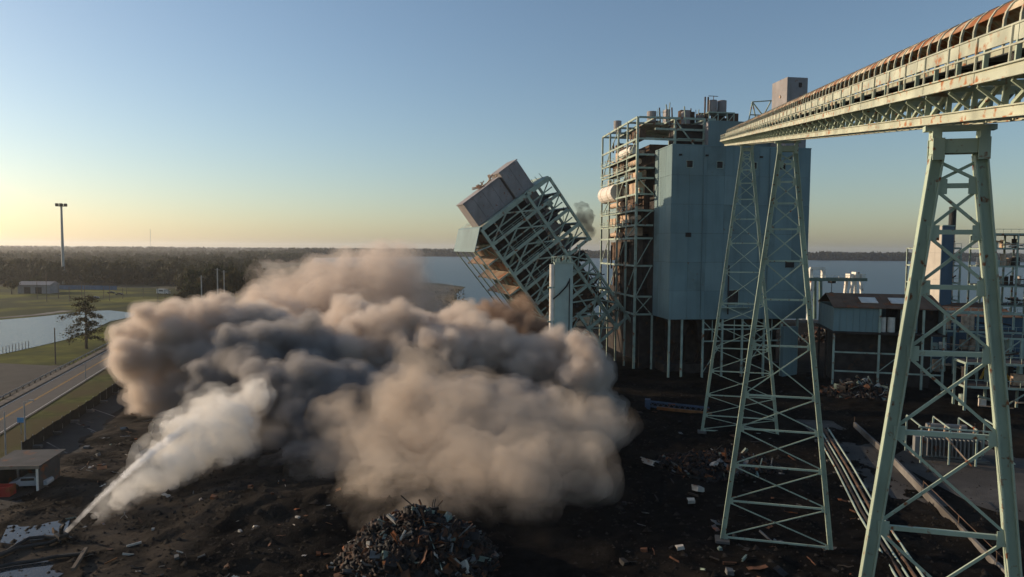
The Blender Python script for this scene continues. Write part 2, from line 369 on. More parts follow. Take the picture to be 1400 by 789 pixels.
# arched hood: ribs and sheets; the side towards the walkway stays open low down
hr = 0.86; rib = 1.1; nr = int(nb*BAY/rib)
def arc(t0, t1, n, r): return [(-math.cos(t0+(t1-t0)*i/n)*r, math.sin(t0+(t1-t0)*i/n)*(r-.1)+2.86) for i in range(n+1)]
rm = MB(); pr, pi_ = arc(0, math.pi, 10, hr+.04), arc(0, math.pi, 10, hr-.03)
for i in range(10):
    a, b, c, d = pr[i], pr[i+1], pi_[i+1], pi_[i]
    V = [(a[0],-.055,a[1]),(b[0],-.055,b[1]),(c[0],-.055,c[1]),(d[0],-.055,d[1])]
    rm.add(V+[(x,.055,z) for x,_,z in V], BOXF)
for s_ in (-1, 1): rm.box(s_*hr-.035, s_*hr+.035, -.055, .055, 2.6, 2.87)
rib_me = rm.mesh('hood_rib', CREAM)
sm = MB(); pr = arc(R(20), R(186), 9, hr)
for i in range(9): sm.quad((pr[i][0],.0,pr[i][1]), (pr[i+1][0],.0,pr[i+1][1]), (pr[i+1][0],rib-.03,pr[i+1][1]), (pr[i][0],rib-.03,pr[i][1]))
pr2 = arc(R(20), R(186), 9, hr-.02)
for i in range(9): sm.quad((pr2[i][0],rib-.03,pr2[i][1]), (pr2[i+1][0],rib-.03,pr2[i+1][1]), (pr2[i+1][0],.0,pr2[i+1][1]), (pr2[i][0],.0,pr2[i][1]))
hood_me = sm.mesh('hood_sheet', HOOD, True)
for k in range(nr):
    o = bpy.data.objects.new('hood_rib', rib_me); col.objects.link(o); o.parent = cv; o.location = (0, k*rib, 0)
    o = bpy.data.objects.new('hood_sheet', hood_me); col.objects.link(o); o.parent = cv; o.location = (0, k*rib+.015, random.uniform(-.012,.012))

def tower(y, label, legw):
    """a two-legged trestle standing across the conveyor line"""
    c = conv_pt(y); H = c.z - .55
    t = thing('conveyor_tower', label, 'tower', (c.x, c.y, 0), yaw, 'trestle towers under the conveyor')
    spread = lambda z: .66 + (H-z)*.1125
    gzb = -.1
    for s in (-1, 1):
        p, q = (s*spread(gzb), 0, gzb), (s*spread(H-.6), 0, H-.6)
        MB().ibeam(p, q, .34, .40, .06, (0,1,0)).build('leg', TOWER, t)
        box('foundation', t, CONC, s*spread(0)-.7, s*spread(0)+.7, -.8, .8, -.3, .22)
    MB().box(-.92, .92, -.26, .26, H-.55, H-.02).build('cap_beam', TOWER, t)
    for s in (-1, 1):
        box('bearing', t, TOWER, s*.8-.16, s*.8+.16, -.22, .22, H-.02, H+.30)
        box('end_plate', t, TOWER, s*.76-.2, s*.76+.2, -.31, -.27, H-.8, H+.02)
        box('end_plate', t, TOWER, s*.76-.2, s*.76+.2, .27, .31, H-.8, H+.02)
    box('sole_beam', t, TOWER, -1.2, 1.2, -.16, .16, H+.30, H+.50)
    lv = [H-d for d in (.7, 1.75, 3.5, 5.6, 8.15, 11.3, 15.15, 19.8, 24.9, 28.4, 32.2, 36.0, 40.0, 43.4) if H-d > 2.0] + [.4]
    for i, z in enumerate(lv):
        w = spread(z)
        if i: beam('strut', t, TOWER, (-w+.18, 0, z), (w-.18, 0, z), .14, .18, (0,1,0))
        for s in (-1, 1):
            if i: box('gusset', t, TOWER, min(s*(w-.50), s*(w-.08)), max(s*(w-.50), s*(w-.08)), -.10, -.07, z-.32, z+.26)
    for i in range(len(lv)-1):
        za, zb = lv[i]-.2, lv[i+1]+.2; wa, wb = spread(za)-.2, spread(zb)-.2
        beam('brace', t, TOWER, (-wa, -.06, za), (wb, -.06, zb), .07, .11, (0,1,0))
        beam('brace', t, TOWER, (wa, .06, za), (-wb, .06, zb), .07, .11, (0,1,0))
    return t
tower(26.0, 'nearest mint green trestle tower at the right edge, cut off by the frame', 2)
tower(67.8, 'middle mint green trestle tower with its feet in the dark rubble', 1)
tower(109.6, 'farthest mint green trestle tower standing before the teal boiler house', 1)

# ------------------------------------------------------------------ standing boiler house
TH = R(8.3)
bh = thing('boiler_house', 'tall standing boiler house with teal cladding and an open steel frame on its left', 'power plant', (30.3,168,0), TH)
X0, X1, YF, ZB, ZT = 4.6, 38.9, -10.9, 13.8, 53.9
# cladding panels of the bunker block: front, left side, right side, with seams left open
def panels(face, a0, a1, z0, z1, na, nz, thick=.12, name='cladding_panel', m=TEAL, holes=()):
    for i in range(na):
        for k in range(nz):
            u0, u1 = a0+(a1-a0)*i/na+.02, a0+(a1-a0)*(i+1)/na-.02
            w0, w1 = z0+(z1-z0)*k/nz+.02, z0+(z1-z0)*(k+1)/nz-.02
            if any(h[0] < u1 and h[1] > u0 and h[2] < w1 and h[3] > w0 for h in holes):
                h = [h for h in holes if h[0] < u1 and h[1] > u0 and h[2] < w1 and h[3] > w0][0]
                rects = [(u0, h[0], w0, w1), (h[1], u1, w0, w1), (max(u0,h[0]), min(u1,h[1]), w0, h[2]), (max(u0,h[0]), min(u1,h[1]), h[3], w1)]
            else: rects = [(u0, u1, w0, w1)]
            d = random.uniform(-.012, .012); mb = MB()
            for r0, r1, s0, s1 in rects:
                if r1-r0 < .05 or s1-s0 < .05: continue
                if face[0] == 'y': mb.box(r0, r1, face[1]-thick+d, face[1]+d, s0, s1)
                else: mb.box(face[1]-thick+d, face[1]+d, r0, r1, s0, s1)
            mb.build(name, random.choice(TEALS) if m is TEAL else m, bh)
win = [(x-.7, x+.7, 49.0, 50.5) for x in (8.9, 16.2, 24.6, 31.8)] + [(19.2, 21.6, 17.2, 20.6)]
panels(('y', YF), X0, X1, ZB, ZT, 8, 6, holes=win)
panels(('x', X0+.12), YF+.02, 0, ZB, ZT, 3, 6)
panels(('x', X1), YF+.02, 14, ZB, ZT, 5, 6)
box('block_core', bh, DARK, X0+.14, X1-.14, YF+.02, 14, ZB+.05, ZT-.2)
box('parapet', bh, TEAL, X0-.05, X1+.05, YF-.17, YF+.35, ZT+.01, ZT+.30)
box('parapet', bh, TEAL, X0-.05, X0+.35, YF+.36, 0, ZT+.01, ZT+.30)
for h in win:
    w = box('window', bh, DARK, h[0]+.05, h[1]-.05, YF-.06, YF-.02, h[2]+.05, h[3]-.05)
    fr = MB().box(h[0]-.1, h[1]+.1, YF-.2, YF-.13, h[2]-.12, h[2]); fr.box(h[0]-.1, h[0], YF-.2, YF-.13, h[2], h[3]); fr.box(h[1], h[1]+.1, YF-.2, YF-.13, h[2], h[3]); fr.box(h[0]-.1, h[1]+.1, YF-.2, YF-.13, h[3], h[3]+.12)
    f_ = fr.build('window_frame', STEEL, w)
for x in (6.6, 13.0, 26.4, 33.5): box('vent', bh, DARK, x-.35, x+.35, YF-.32, YF-.12, 51.6, 52.0)
for x in (12.3, 28.6): tube('downpipe', bh, TEALS[4], (x, YF-.26, ZB), (x, YF-.26, ZT), .11)
box('louvre', bh, DARK, 33.2, 35.4, YF-.22, YF-.13, 26, 27.6); box('louvre', bh, DARK, 8.2, 9.6, YF-.22, YF-.13, 33, 34)
tube('drain_pipe', bh, DARK, (19.0, YF-.3, 15), (19.0, YF-.3, 26.5), .14)
box('stair_landing', bh, STEEL, 16.6, 24.2, YF-1.3, YF-.14, 16.5, 16.7)
for x in (16.7, 18.6, 20.5, 22.4, 24.1): tube('landing_post', bh, STEEL, (x, YF-1.25, 16.7), (x, YF-1.25, 17.8), .05, n=6)
tube('landing_rail', bh, STEEL, (16.7, YF-1.25, 17.8), (24.1, YF-1.25, 17.8), .05, n=6)
# columns under the block and bracing; machinery behind given near-black colour for shade
for x in (4.9, 8.0, 13.2, 18.0, 23.0, 28.5, 33.0, 37.0):
    for y in (YF+.3, -.5, 12.5):
        beam('column', bh, STEEL if y < -5 else DARK, (x, y, -.2), (x, y, ZB), .42 if y < -5 else .6)
for z in (8.6, 11.4): beam('girder', bh, STEEL, (13.2, YF+.3, z), (37.0, YF+.3, z), .22, .3)
for a, b in ((13.2, 18), (23, 28.5)): 
    beam('brace', bh, STEEL, (a, YF+.35, 13.4), (b, YF+.35, 8.8), .18); beam('brace', bh, STEEL, (b, YF+.25, 8.4), (a, YF+.25, 1.0), .16)
for x in (15.5, 21, 25.5, 30.5): beam('hanger', bh, STEEL, (x, YF+.3, 8.6), (x, YF+.3, 13.6), .16)
for i, x in enumerate((9.5, 15.5, 21.5, 27.5, 33)):
    V = [(x-2.4,-7,ZB),(x+2.4,-7,ZB),(x+2.4,-1.5,ZB),(x-2.4,-1.5,ZB),(x-.7,-5,7.5),(x+.7,-5,7.5),(x+.7,-3.5,7.5),(x-.7,-3.5,7.5)]
    MB().add(V, [tuple(reversed(q)) for q in BOXF]).build('coal_hopper', DARK, bh)
    tube('coal_pipe', bh, DARK, (x, -4.2, 7.5), (x, -1.0, 2.0), .4)
box('pulveriser_wall', bh, DARK, 2, 38, 2.0, 2.6, -.2, ZB)
box('mill_base', bh, DARK, 6, 36, -5, 1.5, -.2, 2.2)
box('lift_shaft', bh, TEAL, 32.6, 36.2, YF-1.5, YF-.25, -.2, 12.0)
# open steel frame with the boiler inside
FX = (0, 4.3); FY = (0, 7.8, 15.6, 23.4, 31.0); FT = 62.2
for y in FY:
    beam('column', bh, STEEL, (0, y, -.2), (0, y, FT), .55 if y == 0 else .42)
beam('column', bh, STEEL, (4.3, -.6, -.2), (4.3, -.6, ZB), .4)
for x in (9.5, 17.0): beam('column', bh, STEEL, (x, 0, ZT), (x, 0, FT), .5)
for x in (9.5, 20): beam('column', bh, STEEL, (x, 31, -.2), (x, 31, FT), .45)
LV = (FT, 57.0, 53.2, 50.0, 47.5, 43.6, 39.6, 36.0, 32.8, 26.0, 18.4, 14.0)
for z in LV:
    beam('floor_beam', bh, STEEL, (.25, 0, z), (4.35, 0, z), .3, .45)
    for a, b in zip(FY[:-1], FY[1:]):
        beam('floor_beam', bh, STEEL, (0, a+.25, z), (0, b-.25, z), .3, .45)
for z in (47.5, 50.0, 39.6, 36.0, 53.2):
    box('floor_grating', bh, DARK, .2, 4.0, .3, 31, z+.24, z+.30)
    box('kick_plate', bh, STEEL, -.9, -.84, 8, 30, z+.3, z+.5)
    for h in (.8, 1.3): tube('side_rail', bh, STEEL, (-.85, 1, z+h), (-.85, 30, z+h), .05, n=6)
    for y in range(1, 31, 4): tube('side_rail_post', bh, STEEL, (-.85, y, z+.2), (-.85, y, z+1.35), .05, n=6)
for a, b, za, zb in ((0,7.8,57,53.2),(15.6,23.4,62,57),(23.4,31,43.6,39.6),(0,7.8,36,32.8),(7.8,15.6,32.8,26),(15.6,23.4,26,18.4),(0,7.8,26,18.4),(23.4,31,57,50),(23.4,31,32.8,26),(7.8,15.6,50,43.6)):
    beam('side_brace', bh, STEEL, (.05, a+.3, za), (.05, b-.3, zb), .2)
for za, zb, f in ((32.8,26.2,1),(26,18.6,1),(18.4,14.2,1),(18.4,14.2,0),(47.5,43.8,0),(39.6,36.2,1)):
    beam('front_brace', bh, STEEL, (.3 if f else 4.1, -.02, zb), (4.1 if f else .3, -.02, za), .2)
beam('front_brace', bh, STEEL, (9.7, 0, 61.5), (15.5, 0, 54.6), .3)
for z in (FT, 57.0, 59.5): beam('top_beam', bh, STEEL, (4.4, 0, z), (20.0, 0, z), .35, .5)
for y in FY[1:]: beam('roof_beam', bh, STEEL, (.3, y, FT), (20, y, FT), .35, .5)
for x in (4.3, 9.5, 17): beam('roof_purlin', bh, STEEL, (x, .3, FT-.05), (x, 30.8, FT-.05), .25, .35)
box('roof_sheet', bh, STEEL, 4.0, 20, 8, 30.8, FT+.27, FT+.36)
# boiler casing, drums, ducts
box('boiler_casing', bh, DARK, 3.4, 20, 4.5, 28, 20, 33.9); box('boiler_casing', bh, RUSTY, 3.4, 20, 4.5, 28, 34, 46.5); box('boiler_casing', bh, RUSTY, 5.0, 20, 5, 17, 46.6, 56.5)
box('boiler_casing', bh, DARK, 1.6, 18, 6, 28, 2, 19.9)
box('boiler_casing', bh, DARK, 9.6, 19.5, 1.0, 4.3, ZT+.35, 61)
for z0, z1, y0, y1, x, m in ((54,57,10,22,1.2,TANC),(44,47,3,12,1.4,TANC),(50.4,53,14,24,1.0,RUSTY),(37,39.2,9,17,1.2,TANC),(40,43,6,13,1.6,RUSTY),(33.5,35.6,4,12,1.0,TANC),(27,32,16,26,1.5,RUSTY),(20,25.5,10,22,.9,RUSTY),(36.4,38.5,20,27,.8,TANC),(57.4,60,3,9,1.5,RUSTY),(48,49.5,2,8,1.2,TANC)):
    box('duct_casing', bh, m, x, 3.1, y0, y1, z0, z1)
for z, y0, y1, x, r, m in ((55.2,6,16,.9,1.0,WHITE),(51.8,2,9,1.2,.7,TANC),(42,14,24,.8,.7,TANC),(38,2,7,1.4,.6,TANC),(34,14,22,.6,.6,TANC),(46,24,30,.5,.8,TANC)):
    tube('steam_pipe', bh, m, (x, y0, z), (x, y1, z), r, n=12)
drum = MB().tube((.9, 17.5, 45.4), (.9, 30.2, 45.4), 2.4, 2.4, 20).build('white_drum', WHITE, bh, 'big pale drum sticking out of the frame', smooth=False)
tube('drum_band', drum, TANC, (.9, 21.0, 45.4), (.9, 21.25, 45.4), 2.45, n=20); tube('drum_band', drum, TANC, (.9, 27.0, 45.4), (.9, 27.25, 45.4), 2.45, n=20)
rs = random.Random(4)
for i in range(90):                                             # small pipework on every floor
    z = rs.choice(LV[1:9]); y = rs.uniform(1, 29); x = rs.uniform(.5, 2.6); m = rs.choice((TANC, RUSTY, STEEL, DARK, TANC))
    k = rs.random()
    if k < .4: tube('pipe', bh, m, (x, y, z+.3), (x, y, z+rs.uniform(1.5, 3.2)), rs.uniform(.1, .3), n=8)
    elif k < .7: tube('pipe', bh, m, (x, y, z+rs.uniform(.6,2.6)), (x, y+rs.uniform(2, 7), z+rs.uniform(.6,2.6)), rs.uniform(.08, .25), n=8)
    else: box('valve_box', bh, m, x, x+rs.uniform(.5,1.4), y, y+rs.uniform(.6,2), z+.3, z+rs.uniform(.9,2.2))
for i in range(26):                                             # torn sheets and tubes hanging in the lower half, rusty and near-black
    y = rs.uniform(.5, 29); z = rs.uniform(14, 33); h = rs.uniform(2, 8)
    beam('hanging_tube', bh, rs.choice((RUSTY, DARK, RUSTY)), (rs.uniform(.3,1.2), y, z), (rs.uniform(.3,1.4), y+rs.uniform(-1.4,1.4), max(2, z-h)), rs.uniform(.08,.5), .1)
# upper house, head of the conveyor, roof machinery
box('upper_house', bh, TEAL, 17.3, 37.2, -2.0, 20, ZT+.02, 61.6)
box('upper_house_side', bh, GREYC, 17.14, 17.28, -2.0, 14, ZT+.05, 61.3)
for z in (57.2,): beam('upper_rail', bh, STEEL, (10, -.6, z), (17, -.6, z), .2)
ROOF = 61.62
ph = box('penthouse', bh, GREYC, 33.5, 38.7, -9, -2.1, ZT+.32, 71.0)
box('penthouse_window', ph, DARK, 36.4, 37.2, -9.07, -9.01, 68.8, 69.8)
tube('penthouse_vent', ph, TANC, (33.3, -6, 67.0), (33.5, -6, 67.0), .35)
for x in (20.4, 22.9):
    tube('roof_silo', bh, GREYC, (x, 3, ROOF+2.8), (x, 3, ROOF+5.9), 1.12, n=16)
box('silo_platform', bh, STEEL, 18.6, 25.6, 1.2, 5, ROOF+2.5, ROOF+2.78)
for x in (18.8, 21.2, 23.6, 25.4): beam('platform_leg', bh, STEEL, (x, 1.4, ROOF), (x, 1.4, ROOF+2.5), .2); beam('platform_leg', bh, STEEL, (x, 4.8, ROOF), (x, 4.8, ROOF+2.5), .2)
for a, b in ((18.8,21.2),(21.2,23.6),(23.6,25.4)): beam('platform_brace', bh, STEEL, (a, 1.35, ROOF+.1), (b, 1.35, ROOF+2.4), .14)
for x in (18.2, 19.0): tube('vent_stack', bh, RUSTY, (x, 2.5, ROOF), (x, 2.5, ROOF+6.6), .2)
tube('mast', bh, RUSTY, (22.0, 6, ROOF+5.9), (22.0, 6, ROOF+7.8), .08); beam('mast_arm', bh, RUSTY, (20.6, 6, ROOF+7.7), (23.2, 6, ROOF+7.7), .14)
for p, q in (((26.0,1.4,ROOF),(27.0,1.4,ROOF+5.6)), ((27,1.4,ROOF+5.6),(33.0,1.4,ROOF+6.2)), ((27,1.4,ROOF+5.6),(30,1.4,ROOF+2.2)), ((28.4,1.4,ROOF),(27,1.4,ROOF+5.6)), ((30,1.4,ROOF+2.2),(32,1.4,ROOF+6.0)), ((26.4,1.4,ROOF+2.4),(31,1.4,ROOF+2.4))):
    beam('hoist_frame', bh, STEEL, (p[0]+3.2,)+p[1:], (q[0]+3.2,)+q[1:], .24)
for i in range(52):                                             # tangle of ducts and pipes on the roof
    x = rs.uniform(9, 27); y = rs.uniform(4, 16); h = rs.uniform(1.2, 4.6)
    if rs.random() < .5: box('roof_duct', bh, rs.choice((DARK, RUSTY, GREYC, DARK)), x, x+rs.uniform(.8,3), y, y+2, ROOF+.4, ROOF+.4+h)
    else: tube('roof_pipe', bh, rs.choice((DARK, RUSTY, STEEL)), (x, y, ROOF), (x+rs.uniform(-1,1), y, ROOF+h+rs.uniform(0,2)), rs.uniform(.07,.2), n=8)
for x, h in ((10.5,7.0),(11.6,5.4),(13.4,7.4),(9.2,4.4)): tube('aerial', bh, STEEL, (x, 14, ROOF), (x, 14, ROOF+h-1.5), .06, n=6)
for x in (6, 9.5, 13, 16.5): tube('roof_rail_post', bh, STEEL, (x, 9, FT+.36), (x, 9, FT+1.5), .05, n=6)
tube('roof_rail', bh, STEEL, (6, 9, FT+1.5), (16.5, 9, FT+1.5), .05, n=6)
for x, y, r, h in ((2.2, 24, 1.1, 3.4), (5.6, 6, 1.2, 2.6)): tube('roof_fan', bh, GREYC, (x, y, FT), (x, y, FT+h), r, n=14)
for x in (7.2, 8.6, 10.0): tube('scaffold_post', bh, STEEL, (x, 6, FT), (x, 6, FT+3.4), .06, n=6)
for z in (1.4, 2.6): tube('scaffold_rail', bh, STEEL, (7.0, 6, FT+z), (10.2, 6, FT+z), .05, n=6)

# ------------------------------------------------------------------ falling boiler
TILT, YAW = R(-37.0), R(19)
FM = Matrix.Rotation(YAW, 3, 'Z') @ Matrix.Rotation(TILT, 3, 'Y')
W, D, Hh = 21.6, 20.0, 41.0
A = P(658, 314, 163)
fl = thing('falling_boiler', 'boiler structure in mid collapse, leaning far to the left above the dust', 'power plant', A - FM @ Vector((0, 0, Hh)), rot=FM.to_euler())
lev = [Hh - 4.6*i for i in range(9)]
c2 = 14.3
for y in (0, 10, D):
    beam('column', fl, STEEL, (0, y, 3.0), (0, y, Hh), .7); beam('column', fl, STEEL, (c2, y, 1.0), (c2, y, Hh), .7)
    beam('column', fl, STEEL, (W, y, 22.0 if y < 15 else 14), (W, y, Hh), .6)
beam('column', fl, STEEL, (c2+4.2, 0, 1.0), (c2+4.2, 0, 20), .5)
for i, z in enumerate(lev):
    wd = 1.1 if i == 0 else .75
    xr = W if z > 21 else c2+4.2
    for y in (0, D):
        beam('floor_beam', fl, STEEL, (.35, y, z), (c2-.35, y, z), .5, wd)
        beam('floor_beam', fl, STEEL, (c2+.35, y, z), (xr-.1, y, z), .5, wd)
    beam('side_beam', fl, STEEL, (0, .35, z), (0, D-.35, z), .45, .6); beam('side_beam', fl, STEEL, (xr, .35, z), (xr, D-.35, z), .45, .6)
    if z > 21: box('floor_grating', fl, DARK, .4, c2-.4, .5, D-.5, z-.2, z-.05); box('floor_grating', fl, DARK, c2+.4, xr-.4, 5, D-.5, z-.2, z-.05)
    if 0 < i < 6:
        for h in (.75, 1.25): tube('guard_rail', fl, STEEL, (.5, -.12, z+h), (c2-.5, -.12, z+h), .06, n=6)
        for x in range(1, 14, 3): tube('guard_post', fl, STEEL, (x, -.12, z+.3), (x, -.12, z+1.3), .06, n=6)
for i in range(len(lev)-1):
    a, b = lev[i], lev[i+1]; m_ = c2*.52
    beam('brace', fl, STEEL, (.3, .05, b+.3), (m_, .05, a-.5), .34); beam('brace', fl, STEEL, (c2-.3, .05, b+.3), (m_, .05, a-.5), .34)
    if i % 2: beam('side_brace', fl, STEEL, (.05, .4, b+.2), (.05, 9.6, a-.3), .28)
    if i < 4: beam('brace', fl, STEEL, (c2+.3, .05, b+.3), (W-.3, .05, a-.4), .26)
    else:
        beam('brace', fl, STEEL, (c2+.2, .05, a-.3), (c2+4.0, .05, b+.3), .3); beam('brace', fl, STEEL, (c2+4.0, .1, a-.3), (c2+.2, .1, b+.3), .24)
for x in (8.0, c2, c2+4.2):                                    # torn-off foot of the frame
    for y in (0, 9): beam('torn_leg', fl, STEEL, (x, y, -1.5+rs.uniform(-1,1)), (x+rs.uniform(-.3,.3), y, 9.5), .7)
for z in (-.5, 4.2): beam('torn_beam', fl, STEEL, (8, .1, z), (c2+4.4, .1, z+rs.uniform(-.3,.3)), .45, .6)
for a, b in (((8,0,-.3),(13.5,0,4)), ((8,0,4.3),(14,0,9)), ((14,.1,-.3),(8.4,.1,4)), ((c2,0,-.3),(c2+4,0,4)), ((14,.1,4.4),(8.3,.1,9)), ((8,3,0),(15,5,8)), ((16,2,-1),(10,6,7))): beam('brace', fl, STEEL, a, b, .3)
for i in range(6): beam('bent_strut', fl, rs.choice((STEEL, STEEL, DARK)), (rs.uniform(1,13), rs.uniform(-.3,3), rs.uniform(8,36)), (rs.uniform(1,13), rs.uniform(-.3,3), rs.uniform(8,36)), rs.uniform(.1,.22))
for i in range(18):                                             # torn cables and strips hanging straight down
    p = Vector((rs.uniform(0,W), rs.uniform(-.2,1), rs.uniform(18,40))); dn = FM.inverted() @ Vector((0,0,-1)); beam('hanging_cable', fl, DARK, p, p+dn*rs.uniform(1.5,5), .1)
for x in (c2*.26, c2*.76): beam('mid_column', fl, STEEL, (x, .3, 8), (x, .3, Hh-.5), .32)
for z in lev[:6]: beam('mid_beam', fl, STEEL, (.4, .3, z-2.3), (c2-.4, .3, z-2.3), .22, .3); beam('mid_beam', fl, STEEL, (c2+.4, .3, z-2.3), (W-.6 if z > 24 else c2+4, .3, z-2.3), .22, .3)
# tan wall panels on the sunny side, between the beams
for i in range(7):
    a, b = lev[i], lev[i+1]
    for j, (y0, y1) in enumerate(((.6, 6.5), (6.8, 13.0), (13.3, 19.4))):
        if (i, j) in ((5, 0), (6, 1)): continue
        box('wall_panel', fl, TANP, .25, .38, y0, y1, b+.35, a-.9 if i else a-1.6)
# sloping canopy at the top left, boxes on the roof
MB().add([(-.2,-.3,Hh+.6),(.2,-.3,Hh+.75),(.2,D,Hh+.75),(-.2,D,Hh+.6),(-4.6,-.3,Hh-3.2),(-4.2,-.3,Hh-3.1),(-4.2,D,Hh-3.1),(-4.6,D,Hh-3.2)], [tuple(reversed(q)) for q in BOXF]).build('canopy', TEALS[4], fl)
for y in (0, 6.5, 13, 19.5): beam('canopy_strut', fl, STEEL, (-4.3, y, Hh-3.4), (-.2, y, Hh-4.6), .28)
for z in (Hh-8, Hh-12.6, Hh-17.2):
    box('outrigger_floor', fl, TANP, -3.4, -.3, .5, D-.5, z, z+.18)
    for y in (.5, 10, 19): beam('outrigger', fl, STEEL, (-3.5, y, z-.1), (-.3, y, z-.1), .25)
for y in (.4, 6.8, 13, 19.4): beam('outrigger_column', fl, STEEL, (-3.5, y, Hh-22), (-4.2, y, Hh-3.3), .26)
def cladbox(x0, x1, y0, y1, z0, z1, n):
    box('roof_box_core', fl, DARK, x0+.1, x1-.1, y0+.1, y1-.1, z0, z1-.15)
    for i in range(n):
        a, b = x0+(x1-x0)*i/n+.03, x0+(x1-x0)*(i+1)/n-.03
        box('box_panel', fl, GREYC, a, b, y0-.02, y0+.06, z0+.02, z1+random.uniform(-.04,.04))
    for i in range(3):
        a, b = y0+(y1-y0)*i/3+.03, y0+(y1-y0)*(i+1)/3-.03
        box('box_end_panel', fl, GREYC, x0-.02, x0+.06, a, b, z0+.02, z1-.02)
    box('box_lid', fl, GREYC, x0-.15, x1+.1, y0-.2, y1+.15, z1+.05, z1+.3)
cladbox(.6, 11.8, 2.4, 8.4, Hh+.6, Hh+7.0, 4)
cladbox(12.2, 17.8, 1.6, 9, Hh+.6, Hh+7.9, 2)
cladbox(2.4, 10.6, 9.2, 14.5, Hh+.6, Hh+5.4, 3)
box('roof_deck', fl, STEEL, 0, W, .1, D, Hh+.35, Hh+.55)
for i in range(12):
    x = rs.uniform(6, 16); beam('roof_scrap', fl, TANC, (x, 6, Hh+7.4), (x+rs.uniform(-3,3), 6+rs.uniform(-2,2), Hh+7.4+rs.uniform(.1,1.4)), .25)
for x in (17.8, 19.2, 20.6): tube('roof_post', fl, STEEL, (x, 1, Hh+.5), (x+rs.uniform(-.3,.3), 1, Hh+2.2), .07, n=6)
# guts of the boiler seen through the frame
box('furnace', fl, DARK, 2.0, c2, 3.5, D-2, 22, Hh-1); box('furnace', fl, GREYC, c2+.5, W-2.5, 6, D-2, 27, Hh-1)
box('furnace', fl, RUSTY, 3.0, c2+3, 4, D-3, 6, 21.9)
for i in range(42):
    z = rs.uniform(8, Hh-2); x = rs.uniform(1, c2+4); m = rs.choice((DARK, RUSTY, STEEL, TANC, DARK))
    k = rs.random()
    if k < .5: tube('pipe', fl, m, (x, rs.uniform(.8,2.8), z), (min(W-1, x+rs.uniform(1,5)), rs.uniform(.8,2.8), z+rs.uniform(-2,2)), rs.uniform(.1,.35), n=8)
    else: box('valve_box', fl, m, x, x+rs.uniform(.6,2.2), 1.0, 3.4, z, z+rs.uniform(.8,2))
for i in range(6):
    x = c2+rs.uniform(.2,4); beam('bent_tube', fl, rs.choice((RUSTY, DARK)), (x, rs.uniform(0,4), rs.uniform(1,6)), (x+rs.uniform(-5,2), rs.uniform(0,6), rs.uniform(8,18)), .22)

# ------------------------------------------------------------------ teal silo in front of it
sp = P(768, 360, 141)
si = thing('ash_silo', 'slim teal ash silo with a pale pipe standing in the dust', 'silo', (sp.x, 141, 0))
SILO = mat('silo_teal', (.36,.45,.41), .6, .1, .3, streak=True)
H_ = sp.z; box('shell', si, SILO, -1.5, 2.2, -1.8, 1.8, -.1, H_)
for z in (6, 11, 16, 21): box('seam_band', si, SILO, -1.54, 2.24, -1.84, 1.84, z, z+.12)
box('roof_cap', si, STEEL, -1.65, 2.35, -1.95, 1.95, H_, H_+.25)
tube('filler_pipe', si, WHITE, (-2.05,-1.4,-.1), (-2.05,-1.4,H_-.2), .52, n=14)
tube('conduit', si, DARK, (1.5,-1.92,8), (1.5,-1.92,H_-3), .09, n=6)
MB().path([(-2.0,-1.6,H_-7.5),(-.6,-2.3,H_-6.2),(.9,-2.1,H_-4.6),(1.7,-1.6,H_-3)], .16).build('hose', BLACK, si)
for i in range(10):
    a = 2*math.pi*i/10; tube('rail_post', si, STEEL, (2.1*math.cos(a),2.1*math.sin(a),H_+.2), (2.1*math.cos(a),2.1*math.sin(a),H_+1.3), .05, n=6)
rail = [(2.1*math.cos(2*math.pi*i/20), 2.1*math.sin(2*math.pi*i/20), H_+1.3) for i in range(21)]
MB().path(rail, .05).build('top_rail', STEEL, si)
for x, h in ((-.8, 1.0), (.6, 1.5), (1.2, .8)): box('filter_unit', si, STEEL, x-.4, x+.4, -.5, .5, H_+.25, H_+h)
box('bracket', si, STEEL, -2.9, -1.5, -1.9, -1.0, 15, 15.3); box('bracket', si, STEEL, -2.9, -1.5, -1.9, -1.0, 22, 22.3)

# ------------------------------------------------------------------ quay crane
cp = G(1108, 437)
cr = thing('quay_crane', 'pale gantry crane on the quay in front of the river', 'crane', (cp.x, cp.y, -.1), R(4))
WC = mat('crane_white', (.75,.70,.60), .6, .12, .5, rust=.2)
CG = mat('crane_green', (.12,.17,.13), .6, .2, .5, rust=.2)
cz = P(1110, 384, cp.y).z; ct = P(1110, 367, cp.y).z
for y in (0, 5): 
    beam('leg', cr, WC, (-.8, y, 0), (.2, y, cz), 1.5); beam('leg', cr, CG, (4.6, y, 0), (4.0, y, cz), 1.1)
    beam('leg', cr, WC, (17.2, y, 0), (18.6, y, cz), 1.1); beam('leg', cr, WC, (23.6, y, 0), (22.4, y, cz), 1.1)
    beam('leg_tie', cr, WC, (17.9, y, cz*.42), (23.0, y, cz*.42), .6)
    beam('main_girder', cr, CG, (-1.4, y, cz+.7), (25.0, y, cz+.7), .8, 1.4)
for x in (0, 5.6): beam('portal_post', cr, WC, (x, 1, cz+1.4), (x, 1, ct), 1.5)
beam('portal_beam', cr, WC, (-.4, 1, ct), (6.0, 1, ct), 1.2, 1.3)
box('trolley', cr, DARK, 9.5, 11.5, 1, 4, cz-1.0, cz-.02); beam('hook_cable', cr, DARK, (10.5, 2.5, cz-5), (10.5, 2.5, cz-1), .2); box('hook_block', cr, DARK, 9.9, 11.1, 2, 3, cz-6.4, cz-5)
for x in (17.5, 20.2, 23.0): box('winch_house', cr, WC, x, x+1.7, .5, 4, cz+1.42, cz+3.6+.4*math.sin(x))
for x in range(0, 25, 3): tube('girder_rail_post', cr, WC, (x, -.3, cz+1.4), (x, -.3, cz+2.5), .07, n=6)
